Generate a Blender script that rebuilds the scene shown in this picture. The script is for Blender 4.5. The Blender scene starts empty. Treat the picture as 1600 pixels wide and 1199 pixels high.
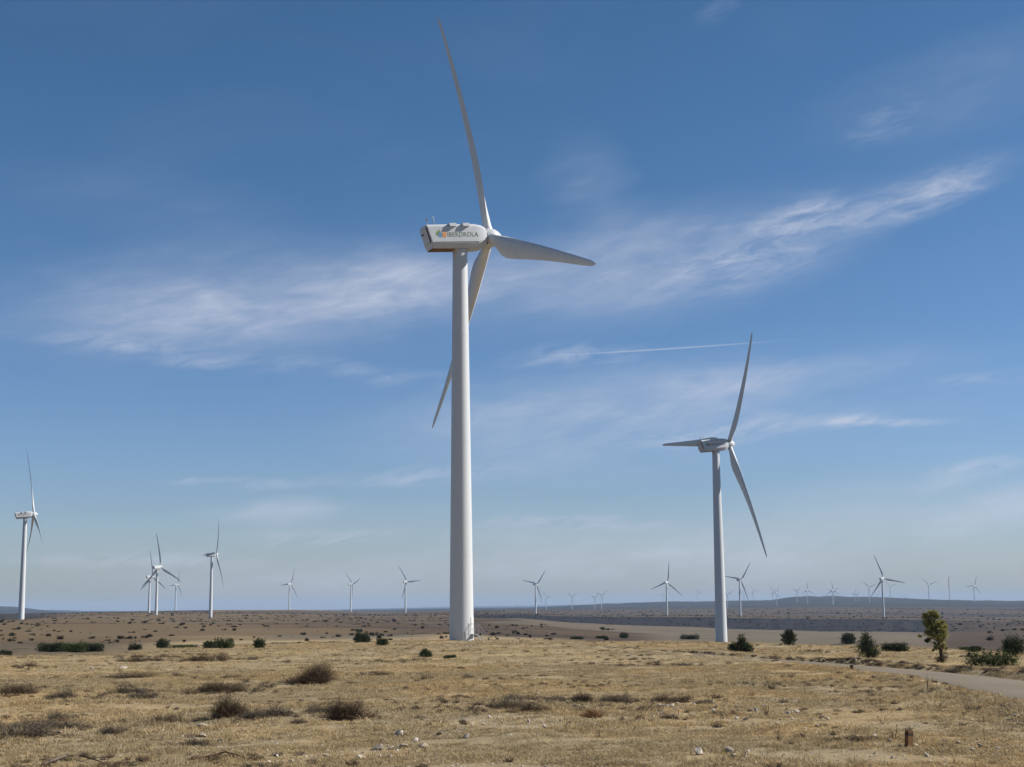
import bpy, math, random
import numpy as np
from mathutils import Matrix, Vector

# ------------------------------------------------------------------ camera, sky, sun, exposure
S = bpy.context.scene
COL = S.collection
rng = np.random.default_rng(11)
random.seed(11)
F = 2275.0                      # focal length in photograph pixels (1600 wide)
HORIZON = 949.0
TH = math.atan((HORIZON - 599.5) / F)
ROLL = 0.0096
EYE = 1.7
R0 = np.array([1.0, 0, 0]); U0 = np.array([0, -math.sin(TH), math.cos(TH)]); FW = np.array([0, math.cos(TH), math.sin(TH)])
RT = R0 * math.cos(ROLL) - U0 * math.sin(ROLL)
UP = R0 * math.sin(ROLL) + U0 * math.cos(ROLL)

cam_d = bpy.data.cameras.new('camera'); cam = bpy.data.objects.new('camera', cam_d); COL.objects.link(cam)
cam_d.sensor_width = 36.0; cam_d.lens = 36.0 * F / 1600.0
cam_d.clip_start = 0.2; cam_d.clip_end = 120000.0
M = Matrix([list(RT) + [0], list(UP) + [0], list(-FW) + [0], [0, 0, 0, 1]]).transposed()
M.translation = Vector((0, 0, EYE))
cam.matrix_world = M
S.camera = cam

SUN_EL = math.radians(35.0)
SUN_AZ = math.radians(83.0)      # clockwise from +Y (the way the camera looks)
SUN_POWER = 5.0
SKY_STRENGTH = 0.0585
HAZE_DENSITY = 5.2e-5
S.view_settings.view_transform = 'Standard'; S.view_settings.look = 'None'
S.view_settings.gamma = 1.0; S.view_settings.use_curve_mapping = False
S.view_settings.exposure = 0.42
S.render.engine = 'CYCLES'
S.cycles.max_bounces = 6; S.cycles.diffuse_bounces = 3; S.cycles.glossy_bounces = 2
S.cycles.transparent_max_bounces = 8; S.cycles.volume_bounces = 0
S.cycles.use_denoising = True


def ray(px, py):
    d = FW + RT * ((px - 800.0) / F) + UP * ((599.5 - py) / F)
    return d / np.linalg.norm(d)


def azel(px, py):
    d = ray(px, py)
    return math.atan2(d[0], d[1]), math.asin(d[2])


class NT:
    """small helper for node trees"""
    def __init__(self, tree):
        self.t = tree
    def n(self, typ, **kw):
        nd = self.t.nodes.new(typ)
        for k, v in kw.items():
            if k == 'inp':
                for i, x in v.items():
                    if isinstance(x, bpy.types.NodeSocket):
                        self.t.links.new(x, nd.inputs[i])
                    else:
                        nd.inputs[i].default_value = x
            else:
                setattr(nd, k, v)
        return nd
    def math(self, op, a, b=0.0, c=0.0, clamp=False):
        nd = self.n('ShaderNodeMath', operation=op, use_clamp=clamp)
        for i, x in enumerate((a, b, c)):
            if isinstance(x, bpy.types.NodeSocket): self.t.links.new(x, nd.inputs[i])
            else: nd.inputs[i].default_value = x
        return nd.outputs[0]
    def mix(self, fac, a, b, blend='MIX'):
        nd = self.n('ShaderNodeMix', data_type='RGBA', blend_type=blend)
        for i, x in ((0, fac), (6, a), (7, b)):
            if isinstance(x, bpy.types.NodeSocket): self.t.links.new(x, nd.inputs[i])
            else: nd.inputs[i].default_value = x if i == 0 else (tuple(x) + (1,))[:4]
        return nd.outputs[2]
    def noise(self, vec, scale, detail=4, rough=0.55, dist=0.0):
        nd = self.n('ShaderNodeTexNoise', inp={'Scale': scale, 'Detail': detail, 'Roughness': rough, 'Distortion': dist})
        self.t.links.new(vec, nd.inputs['Vector'])
        return nd.outputs[0]
    def ramp(self, x, lo, hi, a=0.0, b=1.0):
        nd = self.n('ShaderNodeMapRange', interpolation_type='SMOOTHSTEP', inp={0: x, 1: lo, 2: hi, 3: a, 4: b})
        return nd.outputs[0]


# ---- world: physical daylight sky with thin cirrus and one contrail, all placed by compass direction and elevation
W = bpy.data.worlds.new('World'); S.world = W; W.use_nodes = True
W.cycles.sampling_method = 'MANUAL'; W.cycles.sample_map_resolution = 1024
W.node_tree.nodes.clear()
w = NT(W.node_tree)
sky = w.n('ShaderNodeTexSky', sky_type='NISHITA', sun_disc=False, sun_elevation=SUN_EL, sun_rotation=SUN_AZ,
          altitude=1100.0, air_density=1.0, dust_density=0.6, ozone_density=2.0)
tc = w.n('ShaderNodeTexCoord')
sep = w.n('ShaderNodeSeparateXYZ', inp={0: tc.outputs['Generated']})
az = w.math('ARCTAN2', sep.outputs[0], sep.outputs[1])
el = w.math('ARCSINE', sep.outputs[2])
ae = w.n('ShaderNodeCombineXYZ', inp={0: az, 1: el}).outputs[0]
CLOUDS = [  # px, py, half length, half width, tilt in degrees, strength, kind (0 soft, 1 wispy, 2 contrail)
    (400, 470, 520, 125, 5, 0.66, 0), (640, 455, 330, 75, 5, 0.30, 0), (1010, 415, 470, 120, 9, 0.62, 0), (330, 500, 330, 60, 4, 0.22, 0),
    (930, 300, 90, 130, 35, 0.20, 0),
    (1435, 308, 185, 42, 16, 0.62, 1), (1400, 318, 260, 50, 16, 0.26, 0), (1255, 338, 100, 40, 12, 0.62, 1), (1150, 395, 240, 50, 14, 0.35, 1), (1180, 415, 200, 60, 15, 0.25, 1),
    (220, 548, 240, 28, -5, 0.42, 1), (430, 570, 240, 24, -3, 0.26, 1), (640, 592, 190, 22, -4, 0.30, 1),
    (1040, 545.5, 250, 2.2, 2.1, 0.46, 2), (890, 556, 150, 26, 3, 0.50, 1),
    (900, 640, 460, 80, 7, 0.46, 0), (1230, 590, 360, 40, 4, 0.40, 0), (1110, 678, 230, 28, 4, 0.50, 1), (1380, 657, 140, 13, -3, 0.75, 1),
    (1270, 655, 180, 22, 0, 0.34, 1),
    (1520, 737, 130, 24, 9, 0.58, 1), (1590, 790, 220, 50, 10, 0.66, 0), (1560, 590, 180, 16, 3, 0.3, 1),
    (430, 800, 160, 30, 3, 0.62, 0), (480, 838, 180, 20, 2, 0.55, 1), (360, 757, 160, 13, 0, 0.50, 1), (640, 745, 260, 20, 2, 0.50, 1),
    (900, 814, 220, 20, -1, 0.60, 1), (170, 873, 300, 18, -1, 0.50, 1), (560, 905, 560, 55, 1, 0.40, 0), (1250, 870, 620, 90, 2, 0.40, 0),
    (980, 870, 420, 60, 0, 0.22, 0), (850, 730, 300, 60, 4, 0.20, 0), (1100, 640, 700, 130, 3, 0.22, 0), (700, 860, 900, 110, 0, 0.26, 0), (1350, 800, 420, 80, 4, 0.28, 0), (620, 430, 260, 70, 2, 0.25, 0),
    (1380, 192, 90, 40, 28, 0.26, 1), (1500, 130, 330, 90, 10, 0.16, 0), (1120, 14, 60, 26, 20, 0.18, 1), (240, 320, 320, 80, -5, 0.08, 0)]
mp = w.n('ShaderNodeMapping', vector_type='TEXTURE', inp={0: ae, 2: (0, 0, math.radians(6)), 3: (1 / 7.0, 1 / 22.0, 1.0)}).outputs[0]
n_soft = w.ramp(w.noise(mp, 1.3, 6, 0.55, 0.3), 0.30, 0.72)
warp = w.n('ShaderNodeTexNoise', inp={'Vector': mp, 'Scale': 2.2, 'Detail': 5.0})
wv = w.n('ShaderNodeVectorMath', operation='MULTIPLY_ADD', inp={0: warp.outputs[1], 1: (0.050, 0.014, 0), 2: ae}).outputs[0]
wv = w.n('ShaderNodeVectorMath', operation='SUBTRACT', inp={0: wv, 1: (0.025, 0.007, 0)}).outputs[0]
wv0 = w.n('ShaderNodeVectorMath', operation='MULTIPLY_ADD', inp={0: warp.outputs[1], 1: (0.02, 0.012, 0), 2: ae}).outputs[0]
mp2 = w.n('ShaderNodeMapping', vector_type='TEXTURE', inp={0: wv0, 2: (0, 0, math.radians(11)), 3: (1 / 15.0, 1 / 62.0, 1.0)}).outputs[0]
n_wisp = w.ramp(w.noise(mp2, 1.9, 8, 0.66, 0.35), 0.30, 0.74)
sums = {0: None, 1: None, 2: None}
for (px, py, L, Wd, tilt, st, k) in CLOUDS:
    a0, e0 = azel(px, py)
    m_ = w.n('ShaderNodeMapping', vector_type='TEXTURE', inp={0: ae if k == 2 else wv, 1: (a0, e0, 0), 2: (0, 0, math.radians(tilt)), 3: (L / F, Wd / F, 1)})
    ln = w.n('ShaderNodeVectorMath', operation='LENGTH', inp={0: m_.outputs[0]}).outputs[1]
    v = w.ramp(ln, 0.0, 1.0, st, 0.0)
    sums[k] = v if sums[k] is None else w.math('ADD', sums[k], v)
# thin cirrus over the whole sky, so that it goes on outside the picture as it looks inside
veil = w.math('MULTIPLY', w.ramp(w.noise(mp, 0.55, 5, 0.6, 0.6), 0.45, 0.85), 0.05)
tot = w.math('ADD', w.math('MULTIPLY', sums[0], w.math('MULTIPLY', w.math('MULTIPLY_ADD', n_soft, 0.55, 0.45), w.math('MULTIPLY_ADD', n_wisp, 0.42, 0.72))), w.math('MULTIPLY', sums[1], n_wisp))
tot = w.math('ADD', w.math('ADD', tot, sums[2]), veil)
tot = w.math('MULTIPLY', tot, 0.86, clamp=True)
hz = w.ramp(el, 0.30, 0.0)
tot = w.math('MINIMUM', tot, 0.85)
rampn = w.n('ShaderNodeValToRGB', inp={0: el}); cr_ = rampn.color_ramp
STOPS = [(0.0, (0.74, 0.75, 0.84)), (0.05, (0.90, 0.97, 1.14)), (0.10, (0.86, 1.00, 1.24)), (0.16, (0.76, 0.98, 1.24)), (0.30, (0.61, 0.93, 1.16)), (0.42, (0.56, 0.91, 1.13))]
while len(cr_.elements) < len(STOPS): cr_.elements.new(0.5)
for e_, (p_, c_) in zip(cr_.elements, STOPS): e_.position = p_; e_.color = c_ + (1,)
skyc = w.mix(1.0, sky.outputs[0], rampn.outputs[0], 'MULTIPLY')
cloudc = w.mix(1.0, (7.6, 8.1, 9.6), (1, 1, 1), 'MULTIPLY')
col = w.mix(tot, skyc, cloudc)
bg = w.n('ShaderNodeBackground', inp={0: col, 1: SKY_STRENGTH})
w.n('ShaderNodeOutputWorld', inp={0: bg.outputs[0]})

sun_d = bpy.data.lights.new('sun', 'SUN'); sun = bpy.data.objects.new('sun', sun_d); COL.objects.link(sun)
sun_d.energy = SUN_POWER; sun_d.angle = math.radians(0.53); sun_d.color = (1.0, 0.96, 0.89)
sdir = Vector((math.sin(SUN_AZ) * math.cos(SUN_EL), math.cos(SUN_AZ) * math.cos(SUN_EL), math.sin(SUN_EL)))
sun.rotation_euler = (-sdir).to_track_quat('-Z', 'Y').to_euler()
sun.location = (60, 20, 80)


# ------------------------------------------------------------------ helpers
def link(o, parent=None):
    COL.objects.link(o)
    if parent is not None: o.parent = parent
    return o


def tag(o, label=None, cat=None, group=None, kind=None):
    if label: o['label'] = label
    if cat: o['category'] = cat
    if group: o['group'] = group
    if kind: o['kind'] = kind
    return o


def empty(name, loc, label, cat, group=None):
    o = bpy.data.objects.new(name, None); o.empty_display_size = 0.3; o.location = loc
    link(o); return tag(o, label, cat, group)


def mesh_np(name, V, faces, mats=(), smooth=False, mat_idx=None):
    """V (n,3); faces: list of arrays (m,k)"""
    me = bpy.data.meshes.new(name)
    V = np.asarray(V, np.float32)
    if isinstance(faces, np.ndarray): faces = [faces]
    faces = [np.asarray(f, np.int32) for f in faces if len(f)]
    nl = sum(f.size for f in faces); nf = sum(len(f) for f in faces)
    me.vertices.add(len(V)); me.vertices.foreach_set('co', V.ravel())
    me.loops.add(nl); me.loops.foreach_set('vertex_index', np.concatenate([f.ravel() for f in faces]))
    tot = np.concatenate([np.full(len(f), f.shape[1], np.int32) for f in faces])
    st = np.concatenate([[0], np.cumsum(tot)[:-1]]).astype(np.int32)
    me.polygons.add(nf); me.polygons.foreach_set('loop_start', st); me.polygons.foreach_set('loop_total', tot)
    if smooth: me.polygons.foreach_set('use_smooth', np.ones(nf, bool))
    if mat_idx is not None: me.polygons.foreach_set('material_index', np.asarray(mat_idx, np.int32))
    for m in mats: me.materials.append(m)
    me.update(calc_edges=True); me.validate()
    return me


class MB:
    """collects shapes into one mesh"""
    def __init__(self): self.v = []; self.f = []
    def add(self, V, Fc):
        b = len(self.v); self.v += [tuple(p) for p in V]; self.f += [tuple(i + b for i in f) for f in Fc]; return self
    def box(self, c, s, R=None):
        hx, hy, hz = s[0] / 2, s[1] / 2, s[2] / 2
        V = [Vector((x, y, z)) for x in (-hx, hx) for y in (-hy, hy) for z in (-hz, hz)]
        if R is not None: V = [R @ p for p in V]
        V = [p + Vector(c) for p in V]
        return self.add(V, [(0, 1, 3, 2), (4, 6, 7, 5), (0, 4, 5, 1), (2, 3, 7, 6), (0, 2, 6, 4), (1, 5, 7, 3)])
    def tube(self, pts, rad, n=8, cap=True):
        pts = [Vector(p) for p in pts]
        if not hasattr(rad, '__len__'): rad = [rad] * len(pts)
        V = []; Fc = []
        prev = None
        for i, p in enumerate(pts):
            t = (pts[min(i + 1, len(pts) - 1)] - pts[max(i - 1, 0)]).normalized()
            ref = Vector((0, 0, 1)) if abs(t.z) < 0.9 else Vector((1, 0, 0))
            a = t.cross(ref).normalized() if prev is None else (prev - t * prev.dot(t)).normalized()
            prev = a; b = t.cross(a)
            for k in range(n):
                th = 2 * math.pi * k / n
                V.append(p + (a * math.cos(th) + b * math.sin(th)) * rad[i])
        for i in range(len(pts) - 1):
            for k in range(n):
                Fc.append((i * n + k, i * n + (k + 1) % n, (i + 1) * n + (k + 1) % n, (i + 1) * n + k))
        if cap:
            Fc.append(tuple(range(n))[::-1]); Fc.append(tuple(range((len(pts) - 1) * n, len(pts) * n)))
        return self.add(V, Fc)
    def mesh(self, name, mats, smooth=False):
        me = bpy.data.meshes.new(name); me.from_pydata(self.v, [], self.f)
        for m in (mats if isinstance(mats, (list, tuple)) else [mats]): me.materials.append(m)
        if smooth: me.polygons.foreach_set('use_smooth', [True] * len(me.polygons))
        me.update(); return me
    def obj(self, name, mats, parent=None, smooth=False):
        return link(bpy.data.objects.new(name, self.mesh(name, mats, smooth)), parent)


def sharp(me, deg):
    """smooth shading with hard edges above an angle"""
    import bmesh
    bm = bmesh.new(); bm.from_mesh(me)
    bmesh.ops.recalc_face_normals(bm, faces=bm.faces)
    for e in bm.edges:
        e.smooth = len(e.link_faces) == 2 and e.calc_face_angle(0) < math.radians(deg)
    for f in bm.faces: f.smooth = True
    bm.to_mesh(me); bm.free(); return me


def new_mat(name):
    m = bpy.data.materials.new(name); m.use_nodes = True
    t = m.node_tree; b = t.nodes['Principled BSDF']
    return m, NT(t), b


def simple(name, c, rough=0.6, var=0.0, scale=3.0, metallic=0.0, c2=None, bump=0.0, bscale=30.0):
    m, t, b = new_mat(name)
    b.inputs['Roughness'].default_value = rough; b.inputs['Metallic'].default_value = metallic
    b.inputs['Specular IOR Level'].default_value = 0.3
    if var or c2:
        g = t.n('ShaderNodeNewGeometry').outputs['Position']
        nz = t.ramp(t.noise(g, scale, 5, 0.6), 0.3, 0.7)
        a = tuple(x * (1 - var) for x in c) if c2 is None else c
        bb = tuple(min(x * (1 + var), 1) for x in c) if c2 is None else c2
        t.t.links.new(t.mix(nz, a, bb), b.inputs['Base Color'])
    else:
        b.inputs['Base Color'].default_value = tuple(c) + (1,)
    if bump:
        g = t.n('ShaderNodeNewGeometry').outputs['Position']
        bp = t.n('ShaderNodeBump', inp={'Height': t.noise(g, bscale, 4, 0.6), 'Strength': bump, 'Distance': 0.02})
        t.t.links.new(bp.outputs[0], b.inputs['Normal'])
    return m


# ------------------------------------------------------------------ terrain heights
def vnoise(x, y, seed=0):
    xi = np.floor(x).astype(np.int64); yi = np.floor(y).astype(np.int64)
    fx = x - xi; fy = y - yi
    fx = fx * fx * (3 - 2 * fx); fy = fy * fy * (3 - 2 * fy)
    def h(a, b):
        n = (a * 374761393 + b * 668265263 + seed * 1442695041) & 0x7fffffff
        n = ((n ^ (n >> 13)) * 1274126177) & 0x7fffffff
        return ((n ^ (n >> 16)) & 0xffff) / 65535.0
    return (h(xi, yi) * (1 - fx) + h(xi + 1, yi) * fx) * (1 - fy) + (h(xi, yi + 1) * (1 - fx) + h(xi + 1, yi + 1) * fx) * fy


def fbm(x, y, seed=0, o=4):
    s = 0; a = 0.5
    for i in range(o):
        s = s + a * (vnoise(x, y, seed + i * 7) - 0.5) * 2; x = x * 2.03; y = y * 2.03; a *= 0.5
    return s


def pchip(x, y, xq):
    x = np.asarray(x, float); y = np.asarray(y, float)
    h = np.diff(x); dl = np.diff(y) / h
    m = np.zeros(len(x)); m[0] = dl[0]; m[-1] = dl[-1]
    for i in range(1, len(x) - 1):
        if dl[i - 1] * dl[i] > 0:
            w1 = 2 * h[i] + h[i - 1]; w2 = h[i] + 2 * h[i - 1]
            m[i] = (w1 + w2) / (w1 / dl[i - 1] + w2 / dl[i])
    i = np.clip(np.searchsorted(x, xq) - 1, 0, len(x) - 2)
    t = (xq - x[i]) / h[i]; t = np.clip(t, 0, 1)
    return ((1 + 2 * t) * (1 - t) ** 2 * y[i] + t * (1 - t) ** 2 * h[i] * m[i] + t * t * (3 - 2 * t) * y[i + 1] + t * t * (t - 1) * h[i] * m[i + 1])


SLOPE = 0.0114
# for each bearing (picture column): crest distance of the near plateau, then (distance, picture row) of the land beyond
LAND = [
    (-500, 95, [(125, 1024), (170, 1016), (260, 998), (400, 985), (560, 979), (660, 976), (800, 976), (1100, 974), (1600, 966), (2200, 965), (5000, 961), (9000, 953), (14000, 960), (26000, 960)]),
    (0, 95, [(125, 1021), (170, 1012), (260, 994), (400, 982), (560, 976), (660, 971.5), (800, 973), (1100, 972), (1600, 962), (2200, 963), (5000, 958), (9000, 948), (14000, 956), (26000, 956)]),
    (90, 95, [(125, 1021), (180, 1009), (280, 992), (450, 978), (650, 969), (800, 969), (1100, 967), (1500, 961), (2200, 960), (5000, 958), (9000, 955.6), (14000, 955.3), (26000, 955)]),
    (150, 97, [(130, 1020), (190, 1008), (300, 990), (500, 975), (800, 967), (1300, 960), (2000, 957.5), (2700, 959), (5000, 958.5), (9000, 957.5), (14000, 957), (26000, 956.5)]),
    (300, 119, [(150, 1010), (230, 997), (350, 985), (700, 973), (1100, 966), (1350, 961), (1900, 955), (2600, 954.8), (5000, 957.5), (9000, 957), (14000, 956.5), (26000, 955.5)]),
    (450, 140, [(170, 1003), (230, 999), (330, 989), (450, 982), (800, 970), (1300, 962), (1900, 955), (2550, 953), (3500, 957), (5000, 956.5), (9000, 956), (14000, 955.5), (26000, 955)]),
    (600, 150, [(190, 1001), (260, 996), (350, 988), (600, 975), (1200, 966), (1900, 959.5), (2300, 957.5), (3200, 957), (5000, 955.5), (9000, 953.5), (14000, 952.5), (26000, 951.5)]),
    (720, 162, [(190, 1000), (280, 994), (420, 985), (700, 973), (1100, 966), (1500, 960), (2300, 956), (4000, 954.5), (9000, 951.5), (14000, 951), (26000, 948.5)]),
    (800, 150, [(180, 1003), (300, 996), (450, 985), (800, 969), (1100, 968), (1500, 959.5), (2200, 958), (3500, 954), (5000, 952.5), (7000, 951), (14000, 950.5), (26000, 947)]),
    (900, 135, [(160, 1003), (300, 998), (450, 988), (800, 976), (1100, 974), (1500, 963), (2200, 961), (3500, 953.5), (5000, 950), (7000, 946.5), (9000, 949), (26000, 946)]),
    (1050, 131, [(160, 1004), (340, 1003.5), (520, 993), (800, 983), (1100, 979), (1500, 963), (2100, 961), (3500, 953), (4600, 948), (7000, 941), (9000, 944), (26000, 944)]),
    (1200, 115, [(140, 1008), (340, 1006), (520, 996), (900, 987), (1100, 985), (1500, 965.5), (2000, 962.5), (3500, 951), (4600, 946), (7000, 939), (9000, 943), (26000, 943)]),
    (1250, 108, [(140, 1009), (330, 1006), (520, 997), (900, 988), (1100, 986), (1500, 966), (2000, 962.5), (3500, 950.5), (4600, 944), (7000, 933), (9000, 938), (26000, 942)]),
    (1360, 99, [(130, 1010), (300, 1005), (500, 995), (900, 989), (1100, 988), (1500, 966.5), (2000, 963), (3500, 950), (4600, 944), (7000, 933.5), (9000, 938), (26000, 942)]),
    (1450, 91, [(120, 1012), (300, 1006), (500, 997), (900, 990), (1100, 988), (1500, 967.5), (2000, 964), (3500, 950), (4600, 944), (7000, 937.5), (9000, 941), (26000, 942)]),
    (1600, 78, [(110, 1020), (160, 1017), (250, 1010), (400, 1001), (700, 988), (1100, 978), (1450, 971), (2000, 966), (3500, 951), (4600, 945), (7000, 939.5), (9000, 942), (26000, 941)]),
    (2100, 78, [(110, 1024), (160, 1020), (250, 1012), (400, 1002), (700, 988), (1100, 977), (1450, 969), (2000, 963), (3500, 948), (4600, 942), (7000, 936), (9000, 938), (26000, 938)]),
]
DMAX = 26000.0
RAD = np.concatenate([[0.0, 1.5], np.exp(np.linspace(math.log(3.0), math.log(DMAX), 600))])
LRAD = np.log(np.maximum(RAD, 0.5))
col_az = []; col_z = []
for (px, crest, pts) in LAND:
    col_az.append(azel(px, 955)[0])
    ds = [0.0, 3, 10, 30, 60]
    ds += [d for d in (80,) if d < crest - 8] + [crest]
    zs = [-(EYE + SLOPE * d) for d in ds]
    for d, y in pts:
        r = ray(px, y); ds.append(d); zs.append(d * r[2] / math.hypot(r[0], r[1]))
    col_z.append(pchip(np.log(np.maximum(ds, 0.5)) if False else np.log(np.array(ds) + 1.0), zs, np.log(RAD + 1.0)))
col_az = np.array(col_az); col_z = np.array(col_z)          # relative to the eye
step = math.radians(0.085)
AZ = np.concatenate([np.radians(np.linspace(-180, -26, 50)), np.arange(math.radians(-25), math.radians(25), step), np.radians(np.linspace(26, 180, 50)[:-1])])


def base_grid():
    G = np.zeros((len(AZ), len(RAD)))
    a = np.clip(AZ, col_az[0], col_az[-1])
    for j in range(len(RAD)):
        G[:, j] = pchip(col_az, col_z[:, j], a)
    # outside the view the land turns into the mean of both ends behind the camera
    back = 0.5 * (col_z[0] + col_z[-1])
    tt = np.clip((np.abs(AZ) - math.radians(28)) / math.radians(60), 0, 1)[:, None]
    tt = tt * tt * (3 - 2 * tt)
    return G * (1 - tt) + back[None, :] * tt


GZ = base_grid() + EYE


def lookup(G, a, d):
    ia = np.clip(np.searchsorted(AZ, a) - 1, 0, len(AZ) - 2)
    fa = np.clip((a - AZ[ia]) / (AZ[ia + 1] - AZ[ia]), 0, 1)
    ir = np.clip(np.searchsorted(RAD, d) - 1, 0, len(RAD) - 2)
    fr = np.clip((d - RAD[ir]) / (RAD[ir + 1] - RAD[ir]), 0, 1)
    return (G[ia, ir] * (1 - fr) + G[ia, ir + 1] * fr) * (1 - fa) + (G[ia + 1, ir] * (1 - fr) + G[ia + 1, ir + 1] * fr) * fa


AA, RR = np.meshgrid(AZ, RAD, indexing='ij')
XX = np.sin(AA) * RR; YY = np.cos(AA) * RR


def ray_ground(G, px, py, dmin=4.0, dmax=4000.0):
    r = ray(px, py); h = math.hypot(r[0], r[1]); a = math.atan2(r[0], r[1])
    d = np.exp(np.linspace(math.log(dmin), math.log(dmax), 4000))
    z = EYE + d * r[2] / h
    below = np.nonzero(z <= lookup(G, np.full_like(d, a), d))[0]
    i = below[0] if len(below) else len(d) - 1
    return a, d[i]


# road edges as seen, turned into ground points on the smooth land
NEAR = [(1780, 1150), (1690, 1122), (1600, 1099), (1520, 1079), (1444, 1063), (1366, 1052), (1319, 1045.5), (1240, 1037.5), (1160, 1030.5), (1080, 1023.5), (1000, 1017.5), (930, 1012.5), (880, 1009)]
FAR = [(1780, 1091), (1690, 1076), (1600, 1062), (1520, 1053.5), (1444, 1047), (1366, 1040.8), (1319, 1037.5), (1240, 1032), (1160, 1026.5), (1080, 1020.8), (1000, 1015.5), (930, 1011), (880, 1008)]


def xy_of(px, py):
    a, d = ray_ground(GZ, px, py); return np.array([d * math.sin(a), d * math.cos(a)])


rn = np.array([xy_of(*p) for p in NEAR]); rf = np.array([xy_of(*p) for p in FAR])
tq = np.linspace(0, len(NEAR) - 1, 140)
ti = np.arange(len(NEAR))
rn = np.stack([pchip(ti, rn[:, k], tq) for k in (0, 1)], 1); rf = np.stack([pchip(ti, rf[:, k], tq) for k in (0, 1)], 1)


u0 = (rn[0] + rf[0]) - (rn[14] + rf[14]); u0 /= np.linalg.norm(u0)          # the road runs on past the picture
ext = np.array([70.0, 55, 42, 31, 22, 14, 8, 4])[:, None]
rn = np.concatenate([rn[:1] + u0 * ext, rn]); rf = np.concatenate([rf[:1] + u0 * ext, rf])
NRD = len(rn)
RPOLY = np.concatenate([rn, rf[::-1]])
REDGE = np.concatenate([rn, rf])


def road_dist(x, y):
    """signed distance to the road edge (negative inside), metres; big far from it"""
    out = np.full(x.shape, 99.0)
    m = (x > -15) & (x < 110) & (y > -70) & (y < 190)
    if m.any():
        P = np.stack([x[m], y[m]], 1); best = np.full(len(P), 99.0)
        A, B = RPOLY, np.roll(RPOLY, -1, 0)
        sa = np.concatenate([rn[:-1], rf[:-1]]); sb = np.concatenate([rn[1:], rf[1:]]); sv = sb - sa; sl = (sv ** 2).sum(1)
        for c0 in range(0, len(P), 20000):
            Q = P[c0:c0 + 20000]
            t = np.clip(((Q[:, None] - sa[None]) * sv[None]).sum(2) / sl[None], 0, 1)
            dd = np.sqrt((((Q[:, None] - sa[None]) - t[..., None] * sv[None]) ** 2).sum(2)).min(1)
            cr = (A[None, :, 1] > Q[:, 1:2]) != (B[None, :, 1] > Q[:, 1:2])
            xi = A[None, :, 0] + (Q[:, 1:2] - A[None, :, 1]) / (B[None, :, 1] - A[None, :, 1] + 1e-12) * (B[None, :, 0] - A[None, :, 0])
            inside = ((cr & (Q[:, 0:1] < xi)).sum(1) % 2) == 1
            best[c0:c0 + 20000] = np.where(inside, -dd, dd)
        out[m] = best
    return out


# relief: rough tussocky plateau near by, rolling scrub further off
RD = road_dist(XX, YY)
near = np.clip(1 - (RR - 170) / 60.0, 0, 1)
relief = near * (0.085 * fbm(XX / 2.3, YY / 2.3, 1) + 0.05 * fbm(XX / 0.6, YY / 0.6, 5, 3) + 0.11 * fbm(XX / 9.0, YY / 9.0, 9, 3))
relief *= np.clip(RD / 1.2, 0, 1) * np.clip((RR - 1.0) / 4.0, 0, 1)
relief += 0.13 * np.exp(-((RD - 0.75) / 0.45) ** 2) * (0.5 + vnoise(XX / 1.1, YY / 1.1, 3)) * (RD > 0)   # earth thrown up along the road
relief -= 0.10 * np.exp(-np.maximum(RD, 0) / 0.4) * (RD < 2)
mid = np.clip((RR - 170) / 120.0, 0, 1) * np.clip((1400 - RR) / 500, 0.0, 1)
relief += mid * (1.4 * fbm(XX / 80, YY / 80, 21) + 0.35 * fbm(XX / 14, YY / 14, 23, 3)) + np.clip((RR - 500) / 500.0, 0, 1) * np.clip((2600 - RR) / 300, 0, 1) * (AA < -0.08) * 3.4 * fbm(XX / 260, YY / 260, 27, 4)
far = np.clip((RR - 1300) / 800.0, 0, 1)
relief += far * (RR / 6000.0) * (2.6 * fbm(XX / 420, YY / 420, 31, 5))
relief += np.clip((RR - 5200) / 900.0, 0, 1) * np.clip((9000 - RR) / 1200.0, 0, 1) * 5.5 * fbm(XX / 110, YY / 110, 43, 4)
relief += np.clip((RR - 8000) / 3000.0, 0, 1) * 22 * fbm(XX / 1900, YY / 1900, 41, 5)
# escarpment gullies
gul = np.exp(-((RR - 1290) / 170.0) ** 2) * (XX > 20)
relief += gul * (1.5 * fbm(AA * 140, RR / 400.0, 51, 4))
# spoil heap beside the big tower
mx, my = xy_of(668, 1000.5)
heap = np.exp(-((XX - mx) / 2.6) ** 2 - ((YY - my) / 3.0) ** 2) * 0.30 + 0.16 * np.exp(-((XX - mx - 7) / 7) ** 2 - ((YY - my) / 3.0) ** 2)
relief += heap * (0.8 + 0.5 * fbm(XX / 0.7, YY / 0.7, 61, 3))
GT = GZ + relief


def ground_z(x, y):
    x = np.asarray(x, float); y = np.asarray(y, float)
    return lookup(GT, np.arctan2(x, y), np.hypot(x, y))


def at(px, py, dmax=4000.0):
    """ground point seen at a picture position"""
    a, d = ray_ground(GT, px, py, dmax=dmax)
    x, y = d * math.sin(a), d * math.cos(a)
    return x, y, float(ground_z(x, y)), d


def px_of(x, y, z):
    P = np.stack([np.asarray(x, float), np.asarray(y, float), np.asarray(z, float) - EYE], -1)
    q = P @ FW
    return 800 + F * (P @ RT) / q, 599.5 - F * (P @ UP) / q


# ------------------------------------------------------------------ ground material and mesh
def soft(v, a, b): t = np.clip((v - a) / (b - a), 0, 1); return t * t * (3 - 2 * t)


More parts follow.
